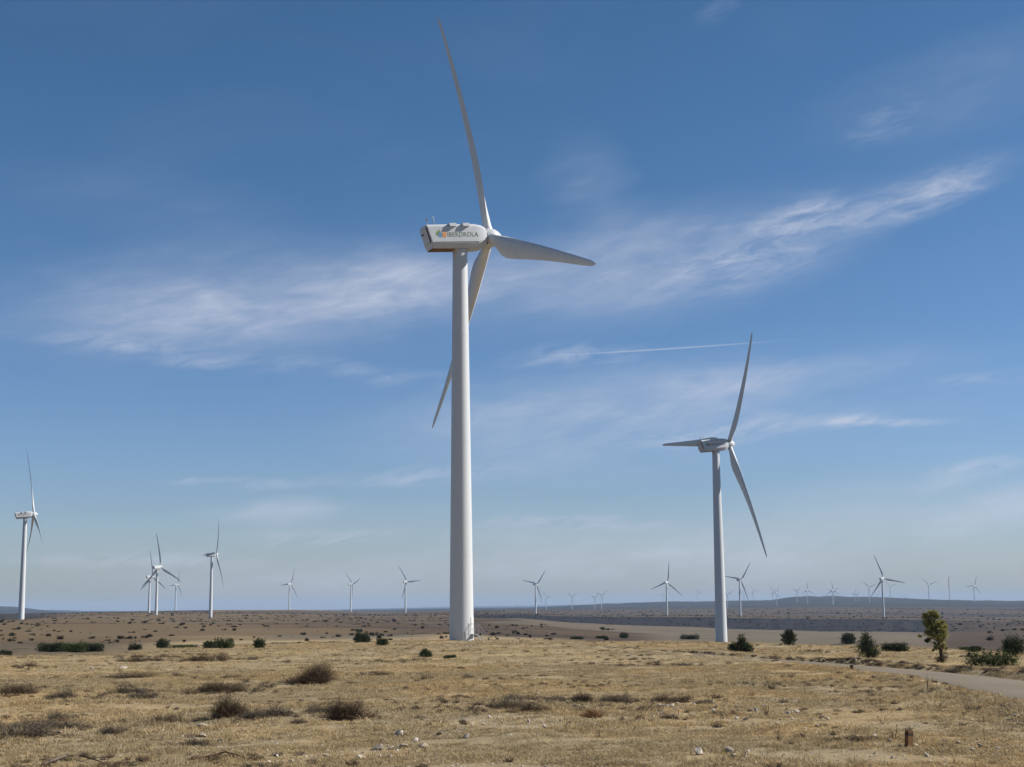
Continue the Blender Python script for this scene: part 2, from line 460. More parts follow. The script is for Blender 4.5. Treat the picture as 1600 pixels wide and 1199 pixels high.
COLPX = 800 + F * np.tan(np.clip(AA, -1.2, 1.2)) / math.cos(TH) * 0.985
jit = fbm(XX / 90, YY / 90, 71, 4)
crest_r = np.interp(AA, col_az, [c[1] for c in LAND])
z_straw = 1 - soft(RR + 60 * fbm(XX / 35, YY / 35, 73, 4) * (RR > crest_r), crest_r * 1.08, crest_r * np.interp(COLPX, [0, 500, 800, 1000, 1450, 1500], [2.6, 2.4, 2.2, 1.3, 1.3, 1.8]))
z_field = soft(COLPX, 735 + 60 * jit, 800 + 60 * jit) * (1 - soft(COLPX, 1440, 1475)) * soft(RR, 480 + 160 * jit + np.clip(950 - COLPX, 0, 300) * 1.0, 560 + 160 * jit + np.clip(950 - COLPX, 0, 300) * 1.0) * (1 - soft(RR, 1075, 1095))
z_field = np.maximum(z_field, soft(COLPX, 980, 1040) * (1 - soft(COLPX, 1420, 1470)) * soft(RR, crest_r * 1.18, crest_r * 1.3) * (1 - soft(RR, 1075, 1095)))
lf = soft(COLPX, 400, 440) * (1 - soft(COLPX, 620, 700)) * soft(RR, 225, 235) * (1 - soft(RR, 300 + (690 - COLPX) * 0.12, 312 + (690 - COLPX) * 0.12))
z_field = np.maximum(z_field, lf * 0.9)
strk = soft(fbm(AA * 9, np.log(np.maximum(RR, 1)) * 26, 81, 3), 0.12, 0.4)
z_field = np.maximum(z_field, strk * 0.55 * soft(RR, 240, 330) * (1 - soft(RR, 900, 1400)) * (COLPX < 720))
z_field = np.maximum(z_field, 0.8 * np.exp(-((RR - 1500) / 25.0) ** 2) * (COLPX > 760))
z_field = np.maximum(z_field, strk * 0.30 * soft(RR, 1600, 1900) * (1 - soft(RR, 3200, 4200)))
z_dark = soft(COLPX, 700, 760) * (1 - 0.75 * soft(COLPX, 1430, 1500)) * soft(RR, 1080 + 12 * jit, 1110 + 12 * jit) * (1 - soft(RR, 1430, 1475))
z_dark = np.maximum(z_dark, 0.8 * soft(RR, 1080, 1250) * (1 - soft(RR, 2300, 2600)) * (1 - soft(COLPX, 60, 130)))
z_dark = np.maximum(z_dark, 0.62 * (1 - soft(COLPX, 120, 340)) * soft(RR, 98, 110) * (1 - soft(RR, 170 + 40 * jit, 280 + 60 * jit)))  # left dip: brown scrub, with the dip's shadow put into the ground colour
z_wood = soft(RR, 3300, 4200) * 0.95
z_wood = np.maximum(z_wood, 0.75 * soft(RR, 1700, 2400) * soft(fbm(XX / 500, YY / 300, 91, 4), 0.0, 0.3) * (COLPX > 600))
z_wood = np.maximum(z_wood, 0.9 * soft(RR, 1450, 1900) * (COLPX < 330))

z_spoil = np.clip(heap / 0.2, 0, 1) * soft(fbm(XX / 1.3, YY / 1.3, 62, 3), -0.3, 0.2)
z_tan = soft(fbm(AA * 7, np.log(np.maximum(RR, 1)) * 9, 83, 4) + 0.45 * (1 - soft(COLPX, 250, 700)), -0.02, 0.34) * (COLPX < 730)
nA, nR = AA.shape
Vg = np.stack([XX, YY, GT], -1).reshape(-1, 3)
ia, ir = np.meshgrid(np.arange(nA), np.arange(nR - 1), indexing='ij')
ib = (ia + 1) % nA
Fg = np.stack([ia * nR + ir, ia * nR + ir + 1, ib * nR + ir + 1, ib * nR + ir], -1).reshape(-1, 4)
Fg = Fg[(Fg % nR).min(1) > 0]                                   # the ring at radius 0 is one point: leave it to a fan
fan = np.stack([np.full(nA, 0), np.arange(nA) * nR + 1, ((np.arange(nA) + 1) % nA) * nR + 1], -1)

gm, g, gb = new_mat('ground_cover')
gb.inputs['Roughness'].default_value = 0.95; gb.inputs['Specular IOR Level'].default_value = 0.1
pos = g.n('ShaderNodeNewGeometry').outputs['Position']


def straw_color(t, pos):
    big = t.ramp(t.noise(pos, 0.14, 6, 0.65, 0.5), 0.38, 0.62)
    md = t.ramp(t.noise(pos, 0.55, 5, 0.65, 0.3), 0.32, 0.70)
    c = t.mix(big, (0.490, 0.348, 0.172), (0.372, 0.298, 0.180))
    c = t.mix(t.math('MULTIPLY', md, 0.65), c, (0.320, 0.250, 0.142))
    red = t.ramp(t.noise(pos, 0.23, 5, 0.7, 0.8), 0.60, 0.74)
    c = t.mix(t.math('MULTIPLY', red, 0.55), c, (0.30, 0.175, 0.085))
    return c


def attr(t, n): return t.n('ShaderNodeAttribute', attribute_name=n).outputs['Fac']


fine = g.ramp(g.noise(pos, 6.0, 6, 0.7), 0.3, 0.72)
c_straw = g.mix(g.math('MULTIPLY', fine, 0.6), straw_color(g, pos), (0.215, 0.150, 0.080))
vor = g.n('ShaderNodeTexVoronoi', inp={'Vector': pos, 'Scale': 9.0}).outputs[0]
speck = g.math('MULTIPLY', g.ramp(vor, 0.30, 0.12), g.ramp(g.noise(pos, 1.1, 4, 0.7), 0.46, 0.60))
c_straw = g.mix(g.math('MULTIPLY', speck, 0.55), c_straw, (0.46, 0.38, 0.28))
grit = g.ramp(g.noise(pos, 17.0, 5, 0.8), 0.56, 0.70)
c_straw = g.mix(g.math('MULTIPLY', grit, 0.55), c_straw, (0.125, 0.085, 0.048))
stony = g.ramp(g.noise(pos, 2.6, 4, 0.7), 0.66, 0.74)
c_straw = g.mix(g.math('MULTIPLY', stony, 0.5), c_straw, (0.40, 0.33, 0.24))
fn = g.noise(pos, 0.09, 6, 0.7)
c_scrub = g.mix(g.ramp(g.noise(pos, 0.018, 6, 0.65, 0.5), 0.35, 0.65), (0.072, 0.051, 0.040), (0.108, 0.076, 0.046))
c_scrub = g.mix(g.math('MULTIPLY', g.ramp(fn, 0.5, 0.72), 0.7), c_scrub, (0.050, 0.040, 0.033))
c_field = g.mix(g.ramp(g.noise(pos, 0.012, 5, 0.6), 0.35, 0.65), (0.158, 0.129, 0.092), (0.135, 0.107, 0.076))
c_dark = g.mix(g.ramp(g.noise(pos, 0.022, 6, 0.7, 0.6), 0.35, 0.68), (0.019, 0.019, 0.024), (0.034, 0.030, 0.031))
c_wood = g.mix(g.ramp(g.noise(pos, 0.006, 6, 0.7, 0.6), 0.35, 0.65), (0.018, 0.025, 0.029), (0.052, 0.046, 0.042))
c_straw = g.mix(g.math('MULTIPLY', attr(g, 'spoil'), 0.85), c_straw, (0.235, 0.125, 0.070))
c_scrub = g.mix(attr(g, 'tan'), c_scrub, (0.150, 0.105, 0.058))
c = g.mix(attr(g, 'straw'), c_scrub, c_straw)
c = g.mix(attr(g, 'wood'), c, c_wood)
c = g.mix(attr(g, 'dark'), c, c_dark)
c = g.mix(attr(g, 'field'), c, c_field)
g.t.links.new(c, gb.inputs['Base Color'])
bp = g.n('ShaderNodeBump', inp={'Height': g.noise(pos, 9.0, 6, 0.75), 'Strength': 0.9, 'Distance': 0.05})
g.t.links.new(bp.outputs[0], gb.inputs['Normal'])
gme = mesh_np('ground', Vg, [fan, Fg], [gm], smooth=True)
for n_, arr in (('straw', z_straw), ('field', z_field), ('dark', z_dark), ('wood', z_wood), ('spoil', z_spoil), ('tan', z_tan)):
    at_ = gme.attributes.new(n_, 'FLOAT', 'POINT'); at_.data.foreach_set('value', arr.astype(np.float32).ravel())
tag(link(bpy.data.objects.new('ground', gme)), 'dry straw coloured plateau falling away to brown hills', kind='structure')

# road: pale worn track with darker wheel lines
rm, r_, rb = new_mat('road_gravel')
rb.inputs['Roughness'].default_value = 0.9; rb.inputs['Specular IOR Level'].default_value = 0.15
pos = r_.n('ShaderNodeNewGeometry').outputs['Position']
cr = r_.mix(r_.ramp(r_.noise(pos, 0.35, 5, 0.6), 0.3, 0.7), (0.200, 0.158, 0.108), (0.235, 0.188, 0.132))
cr = r_.mix(r_.math('MULTIPLY', r_.ramp(r_.noise(pos, 14, 4, 0.7), 0.35, 0.7), 0.35), cr, (0.15, 0.125, 0.10))
cr = r_.mix(r_.math('MULTIPLY', attr(r_, 'edge'), 0.8), cr, (0.20, 0.145, 0.085))
cr = r_.mix(r_.math('MULTIPLY', attr(r_, 'rut'), 0.45), cr, (0.23, 0.186, 0.128))
r_.t.links.new(cr, rb.inputs['Base Color'])
rbp = r_.n('ShaderNodeBump', inp={'Height': r_.noise(pos, 40, 4, 0.7), 'Strength': 0.5, 'Distance': 0.01})
r_.t.links.new(rbp.outputs[0], rb.inputs['Normal'])
ac = np.linspace(-0.04, 1.04, 17)
wob = 0.05 * fbm(np.arange(NRD)[:, None] / 3.0 + np.zeros(17), np.zeros((NRD, 17)) + (ac > 0.5) * 9.0, 77, 3) * (np.abs(ac - 0.5) > 0.44)
P = rn[:, None, :] * (1 - (ac + wob))[..., None] + rf[:, None, :] * (ac + wob)[..., None]
rz = lookup(GZ, np.arctan2(P[..., 0], P[..., 1]), np.hypot(P[..., 0], P[..., 1]))
camber = 0.06 * (1 - (2 * ac - 1) ** 2) - 0.05 * (np.abs(ac - 0.5) > 0.51)
Vr = np.concatenate([P, (rz + camber[None] - 0.02)[..., None]], -1).reshape(-1, 3)
ii, jj = np.meshgrid(np.arange(NRD - 1), np.arange(16), indexing='ij')
Fr = np.stack([ii * 17 + jj, (ii + 1) * 17 + jj, (ii + 1) * 17 + jj + 1, ii * 17 + jj + 1], -1).reshape(-1, 4)
rme = mesh_np('road', Vr, [Fr], [rm], smooth=True)
ed = np.clip((np.abs(ac - 0.5) - 0.40) / 0.12, 0, 1); ru = np.exp(-((np.abs(ac - 0.5) - 0.22) / 0.08) ** 2)
for n_, arr in (('edge', ed), ('rut', ru)):
    at_ = rme.attributes.new(n_, 'FLOAT', 'POINT'); at_.data.foreach_set('value', np.tile(arr, NRD).astype(np.float32))
tag(link(bpy.data.objects.new('road', rme)), 'pale worn road bending away across the plateau', kind='structure')

# ------------------------------------------------------------------ wind turbines
white = simple('white_gelcoat', (0.540, 0.550, 0.555), 0.38, var=0.035, scale=0.7)
tower_white = simple('white_tower_paint', (0.540, 0.550, 0.555), 0.42, var=0.04, scale=0.5)
# rain streaks and grime low on the tower
tm, t_, tb = new_mat('tower_paint')
tb.inputs['Roughness'].default_value = 0.42; tb.inputs['Specular IOR Level'].default_value = 0.35
tpos = t_.n('ShaderNodeTexCoord').outputs['Object']
stv = t_.n('ShaderNodeMapping', inp={0: tpos, 3: (3.0, 3.0, 0.09)}).outputs[0]
streak = t_.ramp(t_.noise(stv, 1.6, 6, 0.65), 0.42, 0.75)
sepz = t_.n('ShaderNodeSeparateXYZ', inp={0: tpos}).outputs[2]
foot = t_.ramp(sepz, 2.2, 0.0)
cc = t_.mix(t_.math('MULTIPLY', streak, 0.35), (0.540, 0.550, 0.555), (0.58, 0.575, 0.54))
cc = t_.mix(t_.math('MULTIPLY', foot, 0.35), cc, (0.52, 0.46, 0.37))
t_.t.links.new(cc, tb.inputs['Base Color'])
blade_m = simple('blade_gelcoat', (0.60, 0.60, 0.585), 0.45, var=0.04, scale=0.8)
dark_gap = simple('dark_gap', (0.035, 0.035, 0.038), 0.7)
grey_metal = simple('grey_metal', (0.22, 0.22, 0.22), 0.5)
galv = simple('galvanised_steel', (0.30, 0.31, 0.31), 0.45, var=0.15, scale=6, metallic=0.3)
ochre = simple('rusty_underside', (0.18, 0.10, 0.05), 0.8, var=0.3, scale=2)
letter_m = simple('lettering_green', (0.135, 0.185, 0.115), 0.6, var=0.1)
leaf_m = simple('emblem_green', (0.19, 0.30, 0.09), 0.6)
drop_m = simple('emblem_blue', (0.13, 0.27, 0.41), 0.6)
flame_m = simple('emblem_orange', (0.66, 0.28, 0.09), 0.6)

HH = 44.0; RB = 28.45; BEND = 1.682; OH = 3.47; TILT = 0.1026; CONE = 0.0207


def tower_mesh(name, seg=48):
    rings = []
    zs = [-2.5, 0.0, 0.01, 0.35, 0.36]
    m = MB(); V = []; Fc = []
    def rad(z): return 1.30 - (1.30 - 0.80) * (max(z, 0) / 42.7)
    prof = [(-3.0, 1.36), (0.16, 1.36), (0.17, 1.31), (0.30, rad(0.3))]
    for k in range(1, 4):
        z = k * 42.7 / 4 + (0, -1.5, 0, 1.0)[k]
        r = rad(z)
        prof += [(z - 0.035, rad(z)), (z - 0.03, r + 0.008), (z + 0.03, r + 0.008), (z + 0.035, rad(z))]
    prof += [(42.35, rad(42.35)), (42.36, 0.87), (42.60, 0.87), (42.61, 0.80), (42.95, 0.80)]
    for z, r in prof:
        for k in range(seg): V.append((r * math.cos(2 * math.pi * k / seg), r * math.sin(2 * math.pi * k / seg), z))
    n = len(prof)
    for i in range(n - 1):
        for k in range(seg):
            Fc.append((i * seg + k, i * seg + (k + 1) % seg, (i + 1) * seg + (k + 1) % seg, (i + 1) * seg + k))
    Fc.append(tuple(range((n - 1) * seg, n * seg)))
    m.add(V, Fc)
    return sharp(m.mesh(name, tm), 25)


def blade_mesh(name, nr=26, nc=16):
    V = []; Fc = []
    rs = np.concatenate([[0.0, 0.7, 1.1], np.linspace(1.7, 27.4, nr - 6), [27.9, 28.2, RB]])
    for r in rs:
        q = r / RB
        # chord: root cylinder to the widest point near 0.19 R, then tapering
        cmax = np.interp(r, [0, 1.1, 1.8, 3.0, 4.2, 5.4, 7.5, 11, 16, 21, 25, 27.4, 28.1, RB], [1.02, 1.02, 1.10, 1.62, 2.10, 2.28, 2.16, 1.80, 1.38, 1.02, 0.76, 0.55, 0.30, 0.05])
        th = np.interp(r, [0, 1.1, 3.0, 5.4, 9, 15, 22, 27.4, RB], [1.02, 1.02, 0.86, 0.66, 0.44, 0.27, 0.15, 0.07, 0.015])
        le = np.interp(r, [0, 1.1, 5, 15, 27.4, 28.1, RB], [0.51, 0.51, 0.54, 0.42, 0.20, 0.10, 0.0])
        bl = float(np.clip((r - 1.1) / 3.2, 0, 1)); bl = bl * bl * (3 - 2 * bl)
        tw = math.radians(np.interp(r, [0, 3, 6, 10, 16, 22, RB], [14, 14, 11, 6.5, 3, 1, -0.5]))
        for k in range(nc):
            a = 2 * math.pi * k / nc
            # circle and aerofoil sections on the same parameter: x along chord from leading edge
            xc = 0.5 * (1 - math.cos(a)); s_ = 1 if k <= nc // 2 else -1
            yt = 5 * 0.2 * (0.2969 * math.sqrt(xc) - 0.126 * xc - 0.3516 * xc ** 2 + 0.2843 * xc ** 3 - 0.1036 * xc ** 4) / 0.2
            cam_ = 0.045 * 4 * xc * (1 - xc) * cmax
            cx = xc * cmax; cy = -s_ * yt * th * 0.98 - cam_
            ox = xc * cmax; oy = -math.sin(a) * th / 2
            px_ = cx * bl + ox * (1 - bl); py_ = cy * bl + oy * (1 - bl)
            Y = le - px_; X = py_
            V.append((X * math.cos(tw) + Y * math.sin(tw) + math.tan(CONE) * r - BEND * q * q, Y * math.cos(tw) - X * math.sin(tw), r))
    n = len(rs)
    for i in range(n - 1):
        for k in range(nc): Fc.append((i * nc + k, (i) * nc + (k + 1) % nc, (i + 1) * nc + (k + 1) % nc, (i + 1) * nc + k))
    Fc.append(tuple(range((n - 1) * nc, n * nc))); Fc.append(tuple(range(nc))[::-1])
    return sharp(MB().add(V, Fc).mesh(name, blade_m), 50)


def nacelle_mesh(name):
    def ring(x, hw_t, hw_s, hw_m, hw_b, zt, zs, zm, zb_, dx=0.0):
        # dx leans the ring: the top is further back than the foot
        pts = [(hw_b, zb_), (hw_m, zm), (hw_s, zs), (hw_t, zt), (-hw_t, zt), (-hw_s, zs), (-hw_m, zm), (-hw_b, zb_)]
        return [(x + dx * (zt_ - zb_) / (zt - zb_), y, zt_) for y, zt_ in pts]
    rings = [ring(-3.62, 0.98, 1.22, 1.30, 0.98, 1.34, 1.06, -0.72, -1.30, -0.62),
             ring(-1.2, 0.98, 1.22, 1.30, 0.98, 1.36, 1.08, -0.74, -1.33),
             ring(1.45, 0.98, 1.22, 1.30, 0.98, 1.36, 1.08, -0.74, -1.35),
             ring(2.30, 0.86, 1.14, 1.20, 0.86, 1.22, 0.92, -0.60, -1.28),
             ring(2.88, 0.62, 1.00, 1.00, 0.56, 1.00, 0.60, -0.45, -1.02)]
    V = [p for r in rings for p in r]; n = 8; Fc = []
    for i in range(len(rings) - 1):
        for k in range(n): Fc.append((i * n + k, (i + 1) * n + k, (i + 1) * n + (k + 1) % n, i * n + (k + 1) % n))
    Fc.append(tuple(range(n))[::-1]); Fc.append(tuple(range((len(rings) - 1) * n, len(rings) * n)))
    me = MB().add(V, Fc).mesh(name, white)
    import bmesh
    bm = bmesh.new(); bm.from_mesh(me)
    bmesh.ops.recalc_face_normals(bm, faces=bm.faces)
    bmesh.ops.bevel(bm, geom=[e for e in bm.edges if e.calc_face_angle(0) > math.radians(18)], offset=0.05, segments=2, affect='EDGES')
    bm.to_mesh(me); bm.free()
    return sharp(me, 28)


def hub_mesh(name):
    prof = [(2.92, 0.92), (2.95, 1.02), (3.40, 1.08), (3.85, 1.03), (4.2, 0.90), (4.55, 0.68), (4.82, 0.42), (4.98, 0.18), (5.03, 0.0)]
    m = MB(); n = 28
    V = [(x, r * math.cos(2 * math.pi * k / n), r * math.sin(2 * math.pi * k / n)) for x, r in prof[:-1] for k in range(n)] + [(5.03, 0, 0)]
    Fc = [(i * n + k, i * n + (k + 1) % n, (i + 1) * n + (k + 1) % n, (i + 1) * n + k) for i in range(len(prof) - 2) for k in range(n)]
    b = (len(prof) - 2) * n
    Fc += [(b + k, b + (k + 1) % n, len(V) - 1) for k in range(n)] + [tuple(range(n))[::-1]]
    return sharp(m.add(V, Fc).mesh(name, white), 40)


def root_collar_mesh():
    # short sleeve on the hub that each blade grows from
    return sharp(MB().tube([(0.02, 0, 0.62), (0.02, 0, 1.16)], 0.56, 24).mesh('blade_collar', white), 40)


TOWER = tower_mesh('tower'); BLADE = blade_mesh('blade'); NAC = nacelle_mesh('nacelle'); HUB = hub_mesh('hub'); COLLAR = root_collar_mesh()


def frame(yaw):
    a = Vector((math.cos(yaw) * math.cos(TILT), math.sin(yaw) * math.cos(TILT), math.sin(TILT)))
    u = Vector((math.sin(yaw), -math.cos(yaw), 0)); w_ = u.cross(a)
    return a, u, w_


def mat4(X, Y, Z, loc):
    m = Matrix((tuple(X) + (0,), tuple(Y) + (0,), tuple(Z) + (0,), (0, 0, 0, 1))).transposed(); m.translation = loc; return m


def text_mesh(body, width, height):
    cu = bpy.data.curves.new('lettering', 'FONT'); cu.body = body; cu.size = 1.0; cu.extrude = 0.004; cu.offset = 0.012
    cu.space_character = 1.08
    o = bpy.data.objects.new('lettering_source', cu); COL.objects.link(o)
    dg = bpy.context.evaluated_depsgraph_get()
    me = bpy.data.meshes.new_from_object(o.evaluated_get(dg)); COL.objects.unlink(o); bpy.data.objects.remove(o)
    co = np.zeros(len(me.vertices) * 3, np.float32); me.vertices.foreach_get('co', co); co = co.reshape(-1, 3)
    lo, hi = co.min(0), co.max(0)
    co[:, 0] = (co[:, 0] - lo[0]) / (hi[0] - lo[0]) * width; co[:, 1] = (co[:, 1] - lo[1]) / (hi[1] - lo[1]) * height
    me.vertices.foreach_set('co', co.ravel()); me.materials.clear(); me.materials.append(letter_m); me.name = 'lettering'; me.update()
    return me


LETTERS = text_mesh('IBERDROLA', 3.62, 0.52)


def flat_shape(name, pts, m, t=0.008):
    n = len(pts)
    V = [(x, y, 0) for x, y in pts] + [(x, y, t) for x, y in pts]
    Fc = [tuple(range(n, 2 * n)), tuple(range(n))[::-1]] + [(k, (k + 1) % n, n + (k + 1) % n, n + k) for k in range(n)]
    return MB().add(V, Fc).mesh(name, m)


def arc(cx, cy, rx, ry, a0, a1, n=14): return [(cx + rx * math.cos(math.radians(a0 + (a1 - a0) * i / n)), cy + ry * math.sin(math.radians(a0 + (a1 - a0) * i / n))) for i in range(n + 1)]


# emblem: a green leaf sweeping up from the left, a blue drop in the middle, an orange flame at the right
LEAF = flat_shape('emblem_leaf', [(-0.60, -0.05), (-0.58, 0.14), (-0.46, 0.32), (-0.22, 0.46), (-0.12, 0.48), (-0.16, 0.30), (-0.24, 0.14), (-0.36, 0.00), (-0.46, -0.14), (-0.55, -0.14)], leaf_m)
DROP = flat_shape('emblem_drop', arc(-0.14, -0.08, 0.26, 0.26, 115, 420, 18) + [(-0.06, 0.30)], drop_m)
FLAME = flat_shape('emblem_flame', [(0.14, -0.28), (0.30, -0.36), (0.46, -0.30), (0.54, -0.12), (0.54, 0.12), (0.46, 0.22), (0.28, 0.16), (0.14, 0.26), (0.06, 0.10), (0.10, -0.08)], flame_m)
VENT = MB().add([(0, 0, 0.0), (0.78, 0, 0.0), (0.78, -0.36, 0.0), (0.0, -0.36, 0.0), (0, 0.28, 0.36), (0.78, 0.28, 0.36), (0.78, -0.26, 0.36), (0, -0.26, 0.36)],
                [(3, 2, 1, 0), (4, 5, 6, 7), (0, 1, 5, 4), (3, 7, 6, 2), (0, 4, 7, 3), (1, 2, 6, 5)]).mesh('roof_vent', white)


def make_turbine(base, yaw, psi, label, group, detail, parent_blur=None):
    root = empty('wind_turbine', base, label, 'wind turbine', group)
    a, u, w_ = frame(yaw)
    o = link(bpy.data.objects.new('tower', TOWER), root)
    top = Vector((0, 0, HH)); hubc = top + a * OH
    nac = link(bpy.data.objects.new('nacelle', NAC), root); nac.matrix_basis = mat4(a, -u, w_, top)
    hub = link(bpy.data.objects.new('hub', HUB), root); hub.matrix_basis = mat4(a, -u, w_, top)
    for k in range(3):
        t = psi + k * 2 * math.pi / 3
        r = w_ * math.cos(t) + u * math.sin(t)
        b = link(bpy.data.objects.new('blade', BLADE), root); b.matrix_basis = mat4(a, r.cross(a), r, hubc)
        if detail >= 2:
            c = link(bpy.data.objects.new('blade_collar', COLLAR), hub)
            c.matrix_basis = hub.matrix_basis.inverted() @ mat4(a, r.cross(a), r, hubc)
    if detail >= 1:
        lean = math.atan2(0.08, 1.78)
        side = Matrix.Translation((0, -1.262, 0.14)) @ Matrix.Rotation(math.radians(90), 4, 'X') @ Matrix.Rotation(-lean, 4, 'X')
        lt = link(bpy.data.objects.new('lettering', LETTERS), nac); lt.matrix_basis = side @ Matrix.Translation((-1.92, -0.26, 0.003))
        for nm, me in (('emblem_leaf', LEAF), ('emblem_drop', DROP), ('emblem_flame', FLAME)):
            e = link(bpy.data.objects.new(nm, me), nac); e.matrix_basis = side @ Matrix.Translation((-2.62, 0.05, 0.003)) @ Matrix.Scale(1.06, 4)
        for x in (-1.62, -0.06):
            for s in (-1, 1):
                v = link(bpy.data.objects.new('roof_vent', VENT), nac)
                v.matrix_basis = Matrix.Translation((x, 1.16 * s, 1.03)) @ (Matrix.Identity(4) if s < 0 else Matrix.Translation((0.78, 0, 0)) @ Matrix.Rotation(math.pi, 4, 'Z'))
        MB().tube([(-3.78, -0.35, 1.2), (-3.78, -0.35, 2.0)], 0.035, 6).tube([(-3.78, -0.35, 1.95), (-3.95, -0.35, 2.05)], 0.03, 6).box((-3.78, -0.35, 2.04), (0.16, 0.16, 0.14)).obj('wind_vane', grey_metal, nac)
        MB().tube([(-3.05, -0.45, 1.25), (-3.05, -0.45, 2.05), (-3.12, -0.45, 2.35), (-3.22, -0.45, 2.46), (-3.32, -0.45, 2.36)], 0.03, 6).box((-3.05, -0.45, 1.62), (0.12, 0.12, 0.30)).obj('anemometer', galv, nac)
        sm = MB()
        for s in (-1, 1):
            sm.box((-0.7, s * 1.302, -0.66), (5.6, 0.03, 0.022))
        sm.obj('panel_seam', grey_metal, nac)
        # rear door leaf, its dark side slots and the lower lip
        d_ = Matrix.Translation((-3.965, 0, 0.02)) @ Matrix.Rotation(math.atan2(0.62, 2.64) * -1, 4, 'Y')
        rd = MB().box((-0.02, 0.1, 0.16), (0.05, 1.72, 1.62)).obj('rear_door', white, nac); rd.matrix_basis = d_
        sl = MB().box((-0.018, -0.92, 0.20), (0.05, 0.13, 1.75)).box((-0.05, 0.55, 0.52), (0.05, 0.9, 0.12)).obj('rear_slot', dark_gap, nac); sl.matrix_basis = d_
        MB().box((-2.25, 0, -1.325), (2.6, 1.62, 0.05)).obj('underside_hatch', ochre, nac)
        MB().box((-3.50, 0, -1.315), (0.26, 1.50, 0.06)).obj('underside_slot', dark_gap, nac)
        MB().box((2.90, 0, 0), (0.05, 1.7, 1.7)).obj('rotor_gap', dark_gap, nac)
    if detail >= 3:
        st = stairs(); st.parent = root
    return root


def stairs():
    # landing, four treads down to the right, railings, and the tower door behind the landing
    ang = math.radians(-24)
    R = Matrix.Rotation(ang, 4, 'Z')
    st = MB().box((1.66, 0, 0.98), (0.95, 1.05, 0.05)).tube([(2.08, -0.48, 0.0), (2.08, -0.48, 0.97)], 0.03, 6).tube([(2.08, 0.48, 0.0), (2.08, 0.48, 0.97)], 0.03, 6)
    st.tube([(2.13, -0.46, 0.98), (3.20, -0.46, 0.0)], 0.035, 6).tube([(2.13, 0.46, 0.98), (3.20, 0.46, 0.0)], 0.035, 6)
    o = st.obj('staircase', galv)
    for k in range(4):
        tr = MB().box((2.30 + 0.22 * k, 0, 0.80 - 0.20 * k), (0.24, 0.90, 0.04)).obj('tread', galv, o)
    rl = MB()
    for y in (-0.5, 0.5):
        for x in (1.35, 2.08): rl.tube([(x, y, 0.98), (x, y, 2.15)], 0.024, 6)
        rl.tube([(1.35, y, 2.15), (2.08, y, 2.15), (3.20, y, 1.12)], 0.024, 6); rl.tube([(1.35, y, 1.6), (2.08, y, 1.6), (3.20, y, 0.56)], 0.018, 6)
        rl.tube([(3.20, y, 0.0), (3.20, y, 1.12)], 0.024, 6)
    rl.obj('railing', galv, o)
    MB().box((1.275, 0, 1.98), (0.06, 0.78, 1.92)).obj('tower_door', simple('door_paint', (0.60, 0.60, 0.58), 0.5), o)
    MB().tube([(1.42, -0.62, 0.98), (1.42, -0.62, 2.5)], 0.025, 6).tube([(1.1, -0.62, 2.15), (1.75, -0.62, 2.15)], 0.03, 6).obj('lamp_post', grey_metal, o)
    o.matrix_basis = R @ Matrix.Translation((0.42, 0, 0)) @ Matrix.Diagonal((0.66, 0.8, 0.92, 1))
    return o


G_NEAR = 'white three-bladed wind turbines'
# bearing and distance from fitting base, hub and blade tips; (distance, base px, yaw, blade angle, hub px)
TURB = [
    (157.8, (720.5, 1001), 22.9, -11.7, (764, 372), 'largest white wind turbine in the foreground, full height of the picture, stairs at its foot', 3),
    (332.1, (1125.6, 1004), 23.3, 35.8, (1138.5, 694.5), 'second largest wind turbine, right of the tallest one, one blade hidden behind its nacelle', 2),
    (647.9, (31.5, 972), 25.7, -3.1, (53, 804), 'wind turbine at the left edge standing on the brown slope', 2),
    (1637.8, (231.5, 961), 47, -1.3, (238.5, 901), 'left, slightly smaller turbine of the close pair whose blades cross', 0),
    (1255.0, (246, 961), 54, -4.0, (251, 886), 'right, taller turbine of the close pair whose blades cross', 0),
    (2626.8, (274.3, 955), 40, 24.6, (277.8, 913), 'small turbine just right of the crossing pair on the left ridge', 0),
    (1093.3, (329.5, 965), 29.6, 30.8, (338.2, 866.5), 'medium turbine left of centre on the scrub ridge, nacelle in shade', 1),
    (2524.5, (452.5, 955), 48.4, 25.7, (454.8, 912.5), 'leftmost of the three small turbines between the medium one and the tallest tower', 0),
    (2479.8, (549, 957), 36.0, -46.9, (551, 913), 'middle of the three small turbines left of the tallest tower', 0),
    (2157.8, (634, 958), 49.6, -32.4, (636, 909), 'small turbine next to the left side of the tallest tower', 0),
    (2159.9, (837.5, 962), 48.8, 43.2, (839, 913), 'small turbine nearest right of the tallest tower, on the dark escarpment rim', 0),
    (2007.7, (1043.4, 963), 54.3, 10.5, (1043, 909.8), 'small turbine facing us squarely, left of the second largest tower', 0),
    (1879.5, (1158.7, 963), 40.4, 40.7, (1158, 906), 'small turbine just right of the second largest tower, arm-up blades', 0),
    (1755.4, (1381, 964), 45.8, -18.5, (1380.5, 903.8), 'small turbine above the row of round junipers, rightmost on the escarpment rim', 0),
]
TOPZ = 0
for (d, bpx, yaw, psi, hpx, label, det) in TURB:
    yaw = math.radians(yaw); psi = math.radians(psi)
    r = ray(*hpx); hpl = math.hypot(r[0], r[1])
    a = frame(yaw)[0]
    hubw = np.array([r[0] / hpl * d, r[1] / hpl * d, EYE + r[2] / hpl * d])
    # hub is OH along the axis from the tower line: take the tower line at the base bearing
    base = Vector(hubw) - a * OH - Vector((0, 0, HH))
    make_turbine(base, yaw, psi, label, G_NEAR, det)
    TOPZ = max(TOPZ, base.z + HH + RB)

